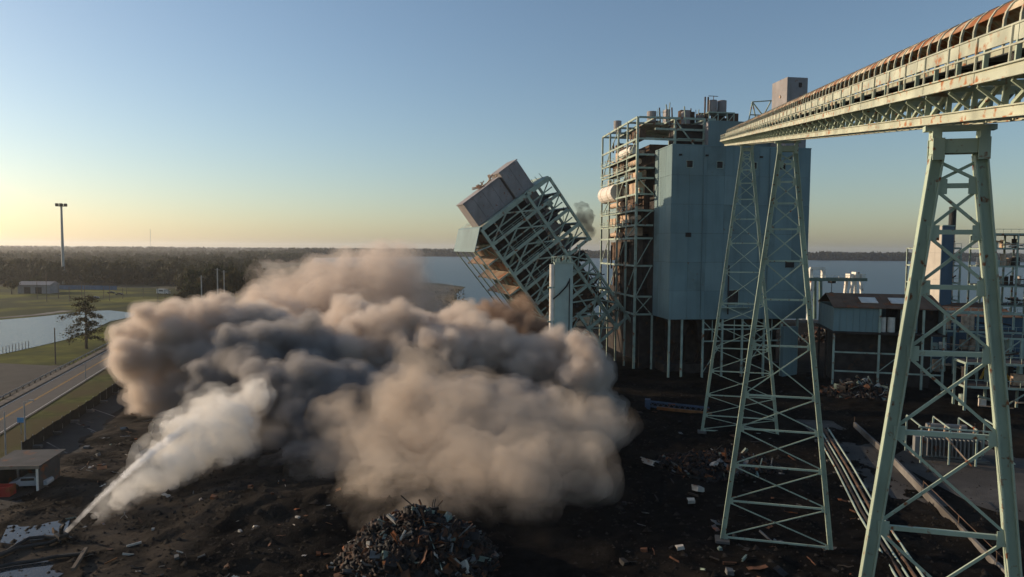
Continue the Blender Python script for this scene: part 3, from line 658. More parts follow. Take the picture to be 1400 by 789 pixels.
tube('girder_rail', cr, WC, (0, -.3, cz+2.5), (24, -.3, cz+2.5), .07, n=6)
# quay wall and the dark dock front
tag(box('quay_wall', None, CONC, 95, 300, 286, 287.5, -1.5, .9), 'long low concrete quay wall along the river', 'wall')

# ------------------------------------------------------------------ teal shed on a trestle
sh = thing('raised_shed', 'teal sided shed with a brown ridged roof raised on steel columns', 'shed', (71.0, 150, 0), R(-14))
SR = mat('brown_roof', (.15,.085,.05), .85, .25, .4, rust=.3)
LX, LY, FZ, WZ, RZ = 22.0, 17.0, 12.4, 17.6, 20.2
for i in range(7):
    a, b = LX*.42*i/7, LX*.42*(i+1)/7; box('wall_panel', sh, TEAL, a+.02, b-.02, 0, .12, FZ, WZ)
for i in range(5):
    a, b = LY*i/5, LY*(i+1)/5; box('wall_panel', sh, TEAL, 0, .12, a+.14, b-.02, FZ, WZ)
    box('wall_panel', sh, TEAL, LX-.12, LX, a+.14, b-.02, FZ, WZ)
box('back_wall', sh, TEAL, .2, LX-.2, LY-.12, LY, FZ, WZ)
for i in range(8):                                              # roof sheets both slopes
    a, b = LX*i/8-.2, LX*(i+1)/8-.24
    for s in (0, 1):
        y0, y1 = (-.5, LY/2) if not s else (LY+.5, LY/2)
        MB().add([(a,y0,WZ),(b,y0,WZ),(b,y1,RZ),(a,y1,RZ),(a,y0,WZ+.14),(b,y0,WZ+.14),(b,y1,RZ+.14),(a,y1,RZ+.14)], BOXF).build('roof_sheet', SR, sh)
for x in (6, 12): MB().add([(x,2,WZ+1.0),(x+3.4,2,WZ+1.0),(x+3.4,5,WZ+1.95),(x,5,WZ+1.95),(x,2,WZ+1.16),(x+3.4,2,WZ+1.16),(x+3.4,5,WZ+2.1),(x,5,WZ+2.1)], BOXF).build('roof_light', WHITE, sh)
box('floor_slab', sh, DARK, -.3, LX+.3, -.5, LY+.3, FZ-.5, FZ-.05)
for x in (.2, 9.3, 13.5, 17.8, 21.8):
    for y in (.1, 8.5, 16.8): beam('column', sh, STEEL if y < 1 else DARK, (x, y-.2, -.2), (x, y-.2, FZ-.5 if x < 9 else WZ-.05), .4)
for z in (3.6, 7.8): 
    beam('girder', sh, STEEL, (.2, -.25, z), (LX, -.25, z), .22, .32)
for a, b in ((9.3,13.5),(17.8,21.8)): beam('brace', sh, STEEL, (a, -.25, 3.8), (b, -.25, 7.6), .16)
for x in (10.2, 12.0, 14.6, 16.4): tube('tank', sh, WHITE if x < 12.5 else TEAL, (x, 1.6, FZ), (x, 1.6, FZ+3.2), .75, n=14)
box('inner_bin', sh, DARK, 13.6, 21.4, 3, 12, FZ, WZ-.4)
# ------------------------------------------------------------------ lean-to hall, tall slab tower
hl = thing('low_hall', 'long dark blue low hall behind the raised shed', 'hall', (99, 182, 0), R(-10))
box('plant_room', sh, DARK, 1.5, 20.5, 4, 15, -.2, 11.5)
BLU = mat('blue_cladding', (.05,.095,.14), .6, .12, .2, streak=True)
for i in range(9): box('wall_panel', hl, BLU, 34*i/9+.02, 34*(i+1)/9-.02, 0, .15, 0, 13.0)
for i in range(4): box('wall_panel', hl, BLU, 0, .15, .17+16*i/4, 16*(i+1)/4-.02, 0, 13.0)
for i in range(9): MB().add([(34*i/9,-.4,13),(34*(i+1)/9-.04,-.4,13),(34*(i+1)/9-.04,16,15.4),(34*i/9,16,15.4),(34*i/9,-.4,13.2),(34*(i+1)/9-.04,-.4,13.2),(34*(i+1)/9-.04,16,15.6),(34*i/9,16,15.6)], BOXF).build('roof_sheet', SR, hl)
sp_ = P(1289, 309, 190)
sl = thing('slab_tower', 'tall blank slab tower, sunlit side coloured cream and blue in front', 'tower', (sp_.x, 190, 0), R(24))
LIT = mat('sunlit_cream', (.60,.55,.47), .8, .1, .3, streak=True)  # cream of the sunlight put into the side panels' colour
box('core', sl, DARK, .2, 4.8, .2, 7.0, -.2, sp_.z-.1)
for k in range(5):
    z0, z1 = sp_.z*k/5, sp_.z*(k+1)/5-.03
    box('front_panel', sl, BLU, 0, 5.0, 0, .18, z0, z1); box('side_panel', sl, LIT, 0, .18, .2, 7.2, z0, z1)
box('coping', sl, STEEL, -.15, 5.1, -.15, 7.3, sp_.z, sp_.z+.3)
# ------------------------------------------------------------------ process units at the right edge
def rack(label, loc, rz, nx, ny, bx, by, levels, seed, kit):
    r = random.Random(seed); t = thing('process_unit', label, 'industrial plant', loc, rz, 'process units by the right edge')
    H = levels[-1]
    for i in range(nx+1):
        for j in range(ny+1): beam('column', t, STEEL, (i*bx, j*by, -.2), (i*bx, j*by, H), .4)
    for z in levels:
        for j in range(ny+1): beam('floor_beam', t, STEEL, (0, j*by, z), (nx*bx, j*by, z), .3, .42)
        for i in range(nx+1): beam('floor_beam', t, STEEL, (i*bx, 0, z-.02), (i*bx, ny*by, z-.02), .28, .40)
        if r.random() < .8: box('floor_grating', t, DARK, .2, nx*bx-.2, .2, ny*by-.2, z+.22, z+.28)
        tube('guard_rail', t, STEEL, (0, -.1, z+1.4), (nx*bx, -.1, z+1.4), .06, n=6)
        for i in range(nx*3+1): tube('guard_post', t, STEEL, (i*bx/3, -.1, z+.2), (i*bx/3, -.1, z+1.4), .06, n=6)
    lz = [0] + list(levels)
    for a, b in zip(lz[:-1], lz[1:]):
        i = r.randrange(nx); beam('brace', t, STEEL, (i*bx+.2, 0, a+.3), ((i+1)*bx-.2, 0, b-.3), .2)
        for _ in range(kit):
            x, y = r.uniform(.6, nx*bx-1.5), r.uniform(.6, ny*by-1.5); m = r.choice((TANC, RUSTY, DARK, STEEL, WHITE, TANC)); h = min(b-a-.6, r.uniform(1.2, 4))
            k = r.random()
            if k < .35: tube('vessel', t, m, (x, y, a+.3), (x, y, a+.3+h), r.uniform(.4, .95), n=12)
            elif k < .75: tube('pipe', t, m, (x, y, a+r.uniform(.6,2.5)), (min(nx*bx, x+r.uniform(2,6)), y, a+r.uniform(.6,2.5)), r.uniform(.1,.3), n=8)
            else: box('machine_box', t, m, x, x+r.uniform(.8,2), y, y+1.2, a+.3, a+.3+h*.6)
    return t
q = G(1318, 480)
r1 = rack('slim rack of pipes and platforms behind the slab tower with a chimney', (118, 196, 0), R(-6), 2, 2, 5, 5, (11, 16, 21, 26, 31), 21, 13)
chs = P(1321, 284, 199)
ch = thing('chimney', 'slim tan chimney with a black top between the slab tower and the pipe racks', 'chimney', (chs.x, 205, 0))
tube('shaft', ch, TANC, (0,0,-.1), (0,0,chs.z-7.5), 1.0, .85, 16); tube('black_top', ch, BLACK, (0,0,chs.z-7.5), (0,0,chs.z+.6), .98, .98, 16)
for z in (16, 22, 28, 33): tube('band', ch, RUSTY, (0,0,z), (0,0,z+.25), 1.03, n=16)
rack('wide multi-storey process frame with tanks, cut off by the right edge', (134, 190, 0), R(-6), 4, 2, 6, 6, (10, 15, 20.5, 26, 31, 35), 22, 15)
tk = thing('spherical_tank', 'rounded tan pressure vessel among the pipe racks at the right edge', 'tank', (143.5, 187.4, 0))
bm = bmesh.new(); bmesh.ops.create_uvsphere(bm, u_segments=18, v_segments=10, radius=2.2)
me = bpy.data.meshes.new('vessel'); bm.to_mesh(me); bm.free(); me.materials.append(TANC); o = bpy.data.objects.new('vessel', me); col.objects.link(o); o.parent = tk; o.location = (0,0,21.5)
for x, y in ((-1.4,-1),(1.4,-1),(0,1.4)): tube('leg', tk, STEEL, (x, y, -.1), (x, y, 20.6), .22)
rack('crowded two-storey pipe rack in front of the blue low hall', (104, 168, 0), R(-12), 4, 1, 5, 5, (5.5, 10.5, 15), 34, 12)
# lower steel skeletons in the shade
rack('bare steel skeleton standing in the shade below the raised shed', (86, 128, 0), R(-12), 3, 1, 5.5, 5, (4.5, 9), 31, 5)
rack('low dark pipe rack beside the transformer at the right edge', (84, 104, 0), R(-12), 3, 1, 5, 4, (4, 7.6), 32, 3)
rack('half stripped steel skeleton on the right, behind the near tower', (106, 150, 0), R(-12), 4, 1, 6, 6, (5.5, 11), 33, 7)
# transformer
tp = G(1300, 630)
tf = thing('transformer', 'pale grey transformer bank with bushings and pipe frames on the concrete apron', 'transformer', (tp.x, tp.y, .02), R(-12))
TG = mat('transformer_grey', (.20,.20,.19), .6, .15, .8, rust=.22)
box('tank', tf, TG, -3.6, 4.0, 0, 2.6, .35, 3.6); box('plinth', tf, CONC, -4.4, 4.8, -.6, 3.2, 0, .34)
for i in range(14): box('radiator_fin', tf, TG, -3.4+i*.53, -3.28+i*.53, -.75, -.02, .7, 3.2)
box('control_cabinet', tf, TG, -4.9, -4.0, -.4, .6, .36, 3.3); tube('oil_tank', tf, TG, (-2.8,1.6,4.5), (2.4,1.6,4.5), .45, n=14)
for i, x in enumerate((-2.6,-.6,1.4,3.2)):
    tube('bushing', tf, TANC, (x, 1.0, 3.6), (x, .8, 4.9), .2, .12); tube('bushing_rod', tf, DARK, (x, .8, 4.9), (x, .78, 5.4), .05, n=6)
for x in (-4.8, -1.2, 2.2, 5.6):
    beam('frame_post', tf, STEEL, (x, -2.4, -.02), (x, -2.4, 5.2), .2); beam('frame_post', tf, STEEL, (x, 3.6, -.02), (x, 3.6, 5.4), .2); beam('frame_arm', tf, STEEL, (x, -2.4, 5.2), (x, 3.6, 5.5), .16)
beam('frame_beam', tf, STEEL, (-5.2, -2.4, 5.2), (6.2, -2.4, 5.0), .2); beam('fallen_strut', tf, TANC, (-2.2, -2.2, 4.6), (1.2, -3.6, .4), .18); beam('fallen_strut', tf, STEEL, (3.2, -2.2, 4.2), (6.6, -3.4, 1.0), .16)
# pipeline bundle and low wall beside the road
pb = thing('pipe_bundle', 'bundle of long green pipes on low sleepers beside the concrete road', 'pipeline', (0,0,0))
for k, off in enumerate((-1.6,-1.1,-.6,0,.7)):
    pts = [G(u, v)+Vector((off*1.0, 0, .55+.06*k)) for u, v in ((1126,592),(1158,645),(1192,708),(1235,775),(1290,860))]
    MB().path(pts, .17 if k % 2 else .12, 8).build('pipe', (STEEL, DARK, STEEL, RUSTY, STEEL)[k], pb)
for i in range(12):
    t = i/11; a = G(1126,592).lerp(G(1290,860), t); box('sleeper', pb, CONC, a.x-2.2, a.x+1.2, a.y-.2, a.y+.2, -.05, .42)
lw = thing('low_wall', 'low concrete wall with rusty posts along the concrete road', 'wall', (0,0,0))
wp = [G(1168,585), G(1215,628), G(1262,678), G(1310,728), G(1362,782), G(1440,860)]
for a, b in zip(wp[:-1], wp[1:]):
    beam('wall_block', lw, CONC, a+Vector((0,0,.5)), b.lerp(a,.01)+Vector((0,0,.5)), .3, 1.0)
    tube('post', lw, RUSTY, a, a+Vector((0,0,1.9)), .06, n=6)
tube('rail', lw, RUSTY, wp[2]+Vector((0,0,1.8)), wp[5]+Vector((0,0,1.8)), .05, n=6)
# yellow excavator in the shade
ep = G(1392, 532)
ex = thing('excavator', 'yellow tracked excavator half hidden at the right edge', 'excavator', (ep.x, ep.y, 0), R(150))
YM = mat('excavator_yellow', (.50,.27,.03), .5, .15, 1, rust=.15)
for s in (-1, 1):
    tr = MB(); n = 14
    prof = [(2.0+.55*math.cos(a), .6+.55*math.sin(a)) for a in [R(-90+180*i/6) for i in range(7)]] + [(-2.0-.55*math.cos(a), .6-.55*math.sin(a)) for a in [R(-90+180*i/6) for i in range(7)]]
    k = len(prof); V = [(x, s*1.2-.3, z) for x, z in prof] + [(x, s*1.2+.3, z) for x, z in prof]
    tr.add(V, [(i, (i+1) % k, k+(i+1) % k, k+i) for i in range(k)] + [tuple(range(k))[::-1], tuple(range(k, 2*k))]).build('track', BLACK, ex)
box('deck', ex, YM, -2.2, 1.6, -1.4, 1.4, 1.3, 1.7); box('engine_house', ex, YM, -2.3, -.2, -1.4, 1.4, 1.71, 2.9); box('counterweight', ex, YM, -2.9, -2.31, -1.3, 1.3, 1.4, 2.6)
cb = box('cab', ex, YM, .1, 1.5, .3, 1.4, 1.71, 3.2); box('cab_glass', cb, DARK, .2, 1.53, .27, .29, 2.3, 3.1); box('turntable', ex, DARK, -.8, .8, -.8, .8, 1.05, 1.29)
MB().beam((1.3,-.3,1.8), (4.0,-.3,4.8), .45, .6).beam((3.8,-.3,4.7), (6.2,-.3,3.9), .4, .5).build('boom', YM, ex)
beam('stick', ex, YM, (6.0,-.3,4.1), (6.9,-.3,1.4), .35, .45); tube('ram', ex, GALV, (2.0,-.3,1.9), (3.4,-.3,3.7), .1); box('bucket', ex, DARK, 6.2, 7.4, -.8, .2, .4, 1.5)
# collapsed boom lying on the ground, blue and orange
bp_ = G(928, 563)
fb = thing('fallen_boom', 'collapsed blue and orange lattice boom lying in the dark rubble', 'boom', (bp_.x, bp_.y, gz(bp_.x, bp_.y)), R(-12))
BB = mat('boom_blue', (.06,.09,.14), .6, .2, 1, rust=.2); OO = mat('boom_orange', (.22,.09,.03), .6, .25, 1, rust=.2)
for y in (0, .9): 
    for z in (.2, 1.1): beam('boom_chord', fb, BB, (-5.4, y, z+.5), (5.5, y, z-.15), .16)
for i in range(11):
    a = -5.3+i*.98; beam('boom_lacing', fb, BB, (a, 0, .3+.4*(5-i)/10), (a+.9, 0, 1.2+.4*(5-i)/10), .1); beam('boom_lacing', fb, BB, (a, .9, 1.2+.3*(5-i)/10), (a+.9, .9, .3+.3*(5-i)/10), .1)
MB().beam((-4, -1.2, .8), (5.8, -1.9, .45), .5, .5).build('orange_arm', OO, fb); box('head_block', fb, BB, -6.2, -5.2, -.3, 1.2, .2, 2.0)

# ------------------------------------------------------------------ high-mast light, poles, fence
mp_ = G(87, 388); mt = P(86, 281, mp_.y).z
hm = thing('high_mast_light', 'very tall single light mast rising above the horizon at the far left', 'light mast', (mp_.x, mp_.y, -.2))
tube('mast', hm, GALV, (0,0,0), (0,0,mt), 1.25, .75, 12); tube('lamp_ring', hm, GALV, (0,0,mt-.6), (0,0,mt-.1), 2.2, n=14)
for i in range(6):
    a = 2*math.pi*i/6; box('lamp', hm, DARK, 3.2*math.cos(a)-.9, 3.2*math.cos(a)+.9, 3.2*math.sin(a)-.7, 3.2*math.sin(a)+.7, mt-.5, mt+1.7)
    beam('lamp_arm', hm, GALV, (0,0,mt-.3), (3.2*math.cos(a), 3.2*math.sin(a), mt-.3), .3)
def pole(label, u, vb, vt, r=.14, m=WOODP, arm=None, group=None, cat='utility pole', name='utility_pole'):
    b = G(u, vb); h = P(u, vt, b.y).z
    t = thing(name, label, cat, (b.x, b.y, -.25), 0, group)
    tube('shaft', t, m, (0,0,0), (0,0,h), r*1.15, r*.8, 8)
    if arm == 'cross': beam('crossarm', t, m, (-1.2,0,h-.8), (1.2,0,h-.8), .14); [tube('insulator', t, DARK, (x,0,h-.72), (x,0,h-.4), .06, n=6) for x in (-1.1,0,1.1)]
    if arm == 'lamp': beam('lamp_arm', t, m, (0,0,h-.1), (.9,.2,h+.1), .09); box('lamp', t, GALV, .6, 1.3, .05, .35, h+.05, h+.22)
    if arm == 'sign':
        BS = mat('blue_sign', (.10,.28,.48), .5, .1, 2)
        box('sign_plate', t, BS, -1.15, -.1, -.08, -.02, h*.52, h*.52+.8)
    if arm == 'box': box('transformer_can', t, GALV, -.35, .35, -.6, -.1, h*.72, h*.72+1.0)
    return t
pole('roadside pole with a small lamp and a blue sign beside the fence end', 35, 614, 547, .11, GALV, 'lamp')
pole('bare thin pole at the left edge beside the road', 8, 625, 561, .10, GALV, None)
sg = G(29, 592); t = thing('road_sign', 'small blue sign on a post between two poles at the road', 'sign', (sg.x, sg.y, -.2))
tube('post', t, GALV, (0,0,0), (0,0,2.6), .05, n=6); box('plate', t, mat('blue_sign', (.10,.28,.48), .5, .1, 2), -.55, .55, -.08, -.03, 1.9, 2.7)
pole('thin roadside pole on the verge below the single tree', 117, 518, 494, .09, GALV)
pole('dark wooden pole between the pond and the asphalt lot', 76, 497, 447, .15, WOODP)
for u, vb, vt, lab in ((276,420,376,'leftmost of three tall pale poles before the trees'), (298,421,366,'tallest middle one of three pale poles before the trees'), (307,419,369,'rightmost of three tall pale poles before the trees')):
    pole(lab, u, vb, vt, .32, GALV, 'cross')
ORDN = ('first','second','third','fourth','fifth','sixth','seventh','eighth','ninth','tenth','eleventh','twelfth','thirteenth')
for i, (u, vb, vt) in enumerate(sorted(((64,412,368),(95,412,392),(51,409,385),(80,408,386),(116,409,388),(142,407,392),(150,411,390),(168,408,393),(216,422,392),(226,424,395),(196,406,392),(112,405,384),(173,402,385)))):
    pole(ORDN[i]+' thin pole from the left standing in the yellow field', u, vb, vt, .16, WOODP, None, 'thin poles in the field')
tower_far = thing('radio_mast', 'faint lattice radio mast far away above the left woods', 'mast', (P(206,340,4500).x, 4500, 0))
for x in (-1, 1): beam('mast_leg', tower_far, GALV, (x*1.6,0,0), (x*.5,0,P(206,313,4500).z), .8)
for k in range(12): beam('mast_lacing', tower_far, GALV, (-1.4,0,k*12), (1.4,0,k*12+10), .5)
# screened site fence
fn = thing('site_fence', 'black screened site fence between the grass verge and the yard', 'fence', (0,0,0))
SCR = mat('black_screen', (.022,.021,.018), .9, .3, 1.5)
fa, fb_ = G(30, 622), G(176, 524); nf = 14; rf = random.Random(9)
for i in range(nf+1):
    a = fa.lerp(fb_, i/nf); tube('post', fn, GALV, (a.x, a.y, -.2), (a.x+rf.uniform(-.05,.05), a.y, 2.0), .05, n=6)
    if i < nf:
        b = fa.lerp(fb_, (i+1)/nf); n = 6; mb = MB(); dn = Vector((.95,.3,0)); top = [1.85+rf.uniform(-.12,.05) for _ in range(n+1)]
        for k in range(n):
            p, q_ = a.lerp(b, k/n), a.lerp(b, (k+1)/n)
            o1, o2 = dn*(.06+.14*math.sin(math.pi*k/n)), dn*(.06+.14*math.sin(math.pi*(k+1)/n))
            mb.quad((p.x+o1.x*.2,p.y+o1.y*.2,-.1), (q_.x+o2.x*.2,q_.y+o2.y*.2,-.1), (q_.x+o2.x,q_.y+o2.y,top[k+1]), (p.x+o1.x,p.y+o1.y,top[k]))
            mb.quad((p.x+o1.x-.02,p.y+o1.y,top[k]), (q_.x+o2.x-.02,q_.y+o2.y,top[k+1]), (q_.x+o2.x*.2-.02,q_.y+o2.y*.2,-.1), (p.x+o1.x*.2-.02,p.y+o1.y*.2,-.1))
        mb.build('screen', SCR, fn)
for k in range(1, nf, 2):
    a = fa.lerp(fb_, k/nf); box('ballast_block', fn, CONC, a.x+.1, a.x+1.3, a.y-.3, a.y+.3, -.15, .35)
# guard rail on the far side of the road
gr = thing('guard_rail', 'low guard rail with short posts on the far side of the road', 'guard rail', (0,0,0))
for i in range(38):
    y = 84+i*3.2; x = -88.2-.312*(y-116.7)-6.4
    beam('rail_post', gr, WOODP, (x, y, -.2), (x, y, .75), .18)
    beam('rail', gr, GALV, (x+.12, y, .6), (x+.12-.998, y+3.2, .6), .06, .3, (1,0,0))
# fence stakes on the pond bank
for i in range(9):
    b = G(4+i*4.4, 483-i*1.1)
    st = tag(MB().tube((0,0,-.05), (0,0,2.0), .09, .07, 6).build('stake', WOODP), ORDN[i]+' thin wooden stake from the left on the near pond bank', 'stake', 'stakes on the pond bank'); st.location = (b.x, b.y, -.2)
# open-front shed with a car inside, red bin
sd = G(4, 672)
hut = thing('open_shed', 'small open-front shed with a flat rusty-edged roof at the left edge', 'shed', (sd.x-1.0, sd.y, -.06), R(6))
HW_ = mat('shed_sheet', (.075,.07,.065), .8, .2, .6, rust=.3)
for x in (.05, 4.9): 
    for y in (0, 4.6): beam('post', hut, WHITE, (x, y, 0), (x, y, 3.1), .2)
box('back_wall', hut, HW_, 0, 4.95, 4.7, 4.8, 0, 3.1); box('side_wall', hut, HW_, -.12, -.04, .1, 4.7, 0, 3.1); box('side_wall', hut, HW_, 5.0, 5.08, .1, 4.7, 0, 3.1)
MB().add([(-.6,-.8,3.15),(5.6,-.8,3.15),(5.6,5.2,3.5),(-.6,5.2,3.5),(-.6,-.8,3.3),(5.6,-.8,3.3),(5.6,5.2,3.65),(-.6,5.2,3.65)], BOXF).build('roof', HW_, hut)
box('fascia', hut, TANP, -.62, 5.62, -.9, -.82, 3.0, 3.42)
def car(label, loc, rz, colour, group=None):
    c = thing('parked_car', label, 'car', loc, rz, group)
    cm = mat('car_'+colour[0], colour[1], .3, .05, 2)
    prof = [(-2.15,.35),(-2.2,.75),(-1.95,.95),(-1.3,1.0),(-.75,1.42),(.65,1.45),(1.25,1.02),(2.05,.88),(2.2,.6),(2.15,.35)]
    k = len(prof); V = [(x,-.85,z) for x, z in prof]+[(x,.85,z) for x, z in prof]
    MB().add(V, [(i,(i+1)%k,k+(i+1)%k,k+i) for i in range(k)]+[tuple(range(k))[::-1], tuple(range(k,2*k))]).build('body', cm, c)
    for x in (-1.35, 1.35):
        for y in (-.86, .86): w = tube('wheel', c, BLACK, (x, y-.1, .33), (x, y+.1, .33), .33, n=14)
    for s in (-1, 1): box('side_window', c, DARK, -.8, .7, s*.865-.005, s*.865+.005, 1.0, 1.32)
    MB().add([(.72,-.7,1.42),(1.2,-.72,1.06),(1.2,.72,1.06),(.72,.7,1.42)], [(0,1,2,3)]).build('windscreen', DARK, c).location = (.02,0,.03)
    return c
car('silver car parked inside the open-front shed', (sd.x+2.1, sd.y+2.0, -.06), R(10), ('silver', (.42,.42,.42)))
bn = thing('red_bin', 'red skip bin beside the open-front shed', 'bin', (sd.x-.2, sd.y-1.9, -.06), R(6))
RD = mat('red_bin_paint', (.34,.035,.025), .6, .2, 1, rust=.2)
for a in ((0,2.2,0,.08,.1,1.2),(0,2.2,1.3,1.38,.1,1.2),(0,.08,.09,1.29,.1,1.2),(2.12,2.2,.09,1.29,.1,1.2)): box('side', bn, RD, *a)
box('floor', bn, RD, 0, 2.2, 0, 1.38, 0, .09)
# far shed and vehicles in the field
fs = G(44, 401); hs = thing('far_shed', 'grey low shed at the edge of the field below the light mast', 'shed', (fs.x-9, fs.y, -.2))
box('wall', hs, GREYC, 0, 20, 0, 9, 0, 5.5); box('door', hs, DARK, 4, 8, -.06, -.01, 0, 4); box('door', hs, DARK, 11, 15, -.06, -.01, 0, 4)
MB().add([(-.6,-.6,5.5),(20.6,-.6,5.5),(20.6,9.6,5.5),(-.6,9.6,5.5),(-.6,4.4,7.5),(20.6,4.4,7.5),(20.6,4.6,7.5),(-.6,4.6,7.5)], BOXF).build('roof', GREYC, hs)
cvn = G(222, 402); cvh = thing('camper_van', 'white camper van parked at the far edge of the field', 'van', (cvn.x, cvn.y, -.2), R(-12))
box('body', cvh, WHITE, -3.2, 3.2, -1.2, 1.2, .6, 3.4); box('cab', cvh, WHITE, 3.21, 5.0, -1.1, 1.1, .6, 2.3); box('window', cvh, DARK, -1.6, 1.4, -1.24, -1.21, 1.9, 2.7)
for x in (-2.2, 3.9): [tube('wheel', cvh, BLACK, (x, y-.12, .45), (x, y+.12, .45), .45, n=12) for y in (-1.1, 1.1)]
for u, v, lab, c_ in ((152,401,'dark car parked alone in the middle of the field',('dark',(.04,.045,.05))), (130,408,'grey blue car parked beside the single tree',('bluegrey',(.10,.13,.17))), (163,403,'brownish car parked right of the dark car in the field',('brown',(.12,.09,.07)))):
    g_ = G(u, v); car(lab, (g_.x, g_.y, -.2), R(20), c_)
# long blue fence/tarps behind the field
tb = thing('blue_barrier', 'long low blue barrier along the far edge of the field', 'barrier', (0,0,0))
BT = mat('blue_tarp', (.10,.16,.24), .8, .2, .2)
b0, b1 = G(70, 395), G(160, 396)
for i in range(10): beam('panel', tb, BT, b0.lerp(b1, i/10)+Vector((0,0,1.2)), b0.lerp(b1, (i+.97)/10)+Vector((0,0,1.2)), .2, 2.8)
# ------------------------------------------------------------------ water cannon, hoses
wc = G(84, 737); wz = .06
wm = thing('water_cannon', 'black water cannon on a low skid at the edge of the puddle', 'water cannon', (wc.x, wc.y, wz), R(-35))
for y in (-.5, .5): beam('skid', wm, BLACK, (-1.1, y, .1), (1.1, y, .1), .18)
box('base', wm, BLACK, -.6, .6, -.45, .45, .2, .5); tube('riser', wm, BLACK, (0,0,.5), (0,0,1.1), .2); tube('barrel', wm, DARK, (-.35,.2,1.0), (1.1,-.1,1.75), .16, .1); tube('elbow', wm, BLACK, (-.5,.2,.7), (-.3,.2,1.1), .22)
tube('handwheel', wm, RUSTY, (-.5,-.5,.9), (-.5,-.55,.9), .3)
for lab, pts in (('thick black hose bending from the water cannon to the left edge', ((80,738),(62,737),(40,739),(24,748),(10,757),(-8,764),(-40,772))),
                 ('lower black hose looping from the water cannon across the dirt', ((78,741),(66,746),(45,749),(25,752),(8,760),(-20,770),(-50,780))),
                 ('black hose along the edge of the near puddle', ((117,758),(112,764),(80,765),(50,770),(20,774),(-20,782)))):
    tag(MB().path([G(u, v)+Vector((0,0,.24+max(0, gz(*G(u,v).to_2d())))) for u, v in pts], .19, 8).build('hose', BLACK), lab, 'hose')
tp2 = tag(MB().beam(G(118,757)+Vector((0,0,.5)), G(100,786)+Vector((0,0,.5)), .3, .3).build('timber_baulk', WOODP), 'brown timber baulk lying beside the near puddle', 'timber')

# ------------------------------------------------------------------ trees
def crown_np(n, seed, clumps=26, lean=0.0, size=.11, low=.25):
    """leaf faces in clumps through a unit crown: x, y within 1, z 0..1"""
    r = np.random.default_rng(seed)
    c = r.normal(size=(clumps, 3)); c /= np.linalg.norm(c, axis=1)[:,None]; c *= (r.random((clumps,1))**.4)*.8
    c[:,2] = (c[:,2]*.5+.5); c[:,:2] *= (1.05-.55*np.abs(c[:,2:3]-.35))
    k = r.integers(0, clumps, n)
    p = c[k] + r.normal(size=(n,3))*np.array([.15,.15,.06 if clumps < 18 else .075])
    a = r.normal(size=(n,3)); a /= np.linalg.norm(a, axis=1)[:,None]
    b = np.cross(a, r.normal(size=(n,3))); b /= np.linalg.norm(b, axis=1)[:,None]
    s = size*r.uniform(.6,1.4,(n,1)); a *= s; b *= s*.6
    V = np.stack([p-a, p-b*.9, p+a, p+b], 1).reshape(-1,3)
    return V
LEAF_D = leaf_mat('dark_foliage', (.016,.022,.008), (.045,.050,.018)); LEAF_B = leaf_mat('autumn_foliage', (.030,.030,.012), (.075,.058,.022))
LEAF_W = leaf_mat('woods_foliage', (.018,.021,.009), (.048,.043,.018), .03); BARK = mat('bark', (.075,.058,.042), .9, .25, 1)
def tree(label, u, vb, vt, wpx, seed, m=LEAF_D, n=1500, clumps=26, group=None, size=.10, low=.3):
    b = G(u, vb); h = P(u, vt, b.y).z - b.z; w = wpx*b.y/F_PX/2
    t = thing('tree', label, 'tree', (b.x, b.y, -.2), 0, group)
    r = random.Random(seed)
    mb = MB().tube((0,0,-.1), (w*.04,0,h*.45), w*.085, w*.055, 8).tube((w*.04,0,h*.45), (0,w*.05,h*.9), w*.055, w*.015, 8)
    for i in range(9):
        a = r.uniform(0, 6.28); z = h*r.uniform(low, .75); mb.tube((w*.02,0,z), (math.cos(a)*w*.7, math.sin(a)*w*.7, z+h*.14), w*.03, w*.008, 5)
    mb.build('trunk', BARK, t)
    V = crown_np(n, seed, clumps, size=size)*np.array([w, w, h*(1-low)]) + np.array([0,0,h*low])
    if size < 1: pass
    me = mesh_np('crown', V, np.arange(len(V)).reshape(-1,4)); me.materials.append(m)
    o = bpy.data.objects.new('crown', me); col.objects.link(o); o.parent = t
    return t
# the lone tree: drooping boughs with gaps between them
lb = G(118, 476); lh = P(118, 403, lb.y).z+.2
lt = thing('tree', 'lone ragged tree with drooping boughs between pond and road', 'tree', (lb.x, lb.y, -.2))
rl = np.random.default_rng(31); tb_ = MB().tube((0,0,-.1), (.15,0,lh*.5), .42, .26, 8).tube((.15,0,lh*.5), (0,.1,lh*.97), .26, .05, 8); LV_ = []
for i in range(22):
    z = lh*(.18+.80*(i+.5)/22); a = i*2.4+rl.uniform(-.4,.4); L_ = (1.05-.75*(z/lh-.18))*rl.uniform(.55,1.15)*6.6*(1.0 if i % 3 else 1.15)
    e = Vector((math.cos(a)*L_, math.sin(a)*L_, z-L_*rl.uniform(-.05,.22))); mid = Vector((e.x*.5, e.y*.5, z+L_*.10))
    tb_.tube((.1,0,z), mid, .11, .07, 5).tube(mid, e, .07, .02, 5)
    for k in range(int(60+L_*26)):
        t = rl.uniform(.25,1.05); p = np.array((Vector((.1,0,z)).lerp(mid, min(1,t*2)) if t < .5 else mid.lerp(e, t*2-1))[:])
        LV_.append(p + rl.normal(size=3)*np.array([.55,.55,.38])*(.6+t*.5) - np.array([0,0,.25]))
LV_ = np.array(LV_); n_ = len(LV_); q1 = rl.normal(size=(n_,3)); q1 /= np.linalg.norm(q1, axis=1)[:,None]; q2 = np.cross(q1, rl.normal(size=(n_,3))); q2 /= np.linalg.norm(q2, axis=1)[:,None]
sz = rl.uniform(.16,.36,(n_,1)); tb_.build('trunk', BARK, lt)
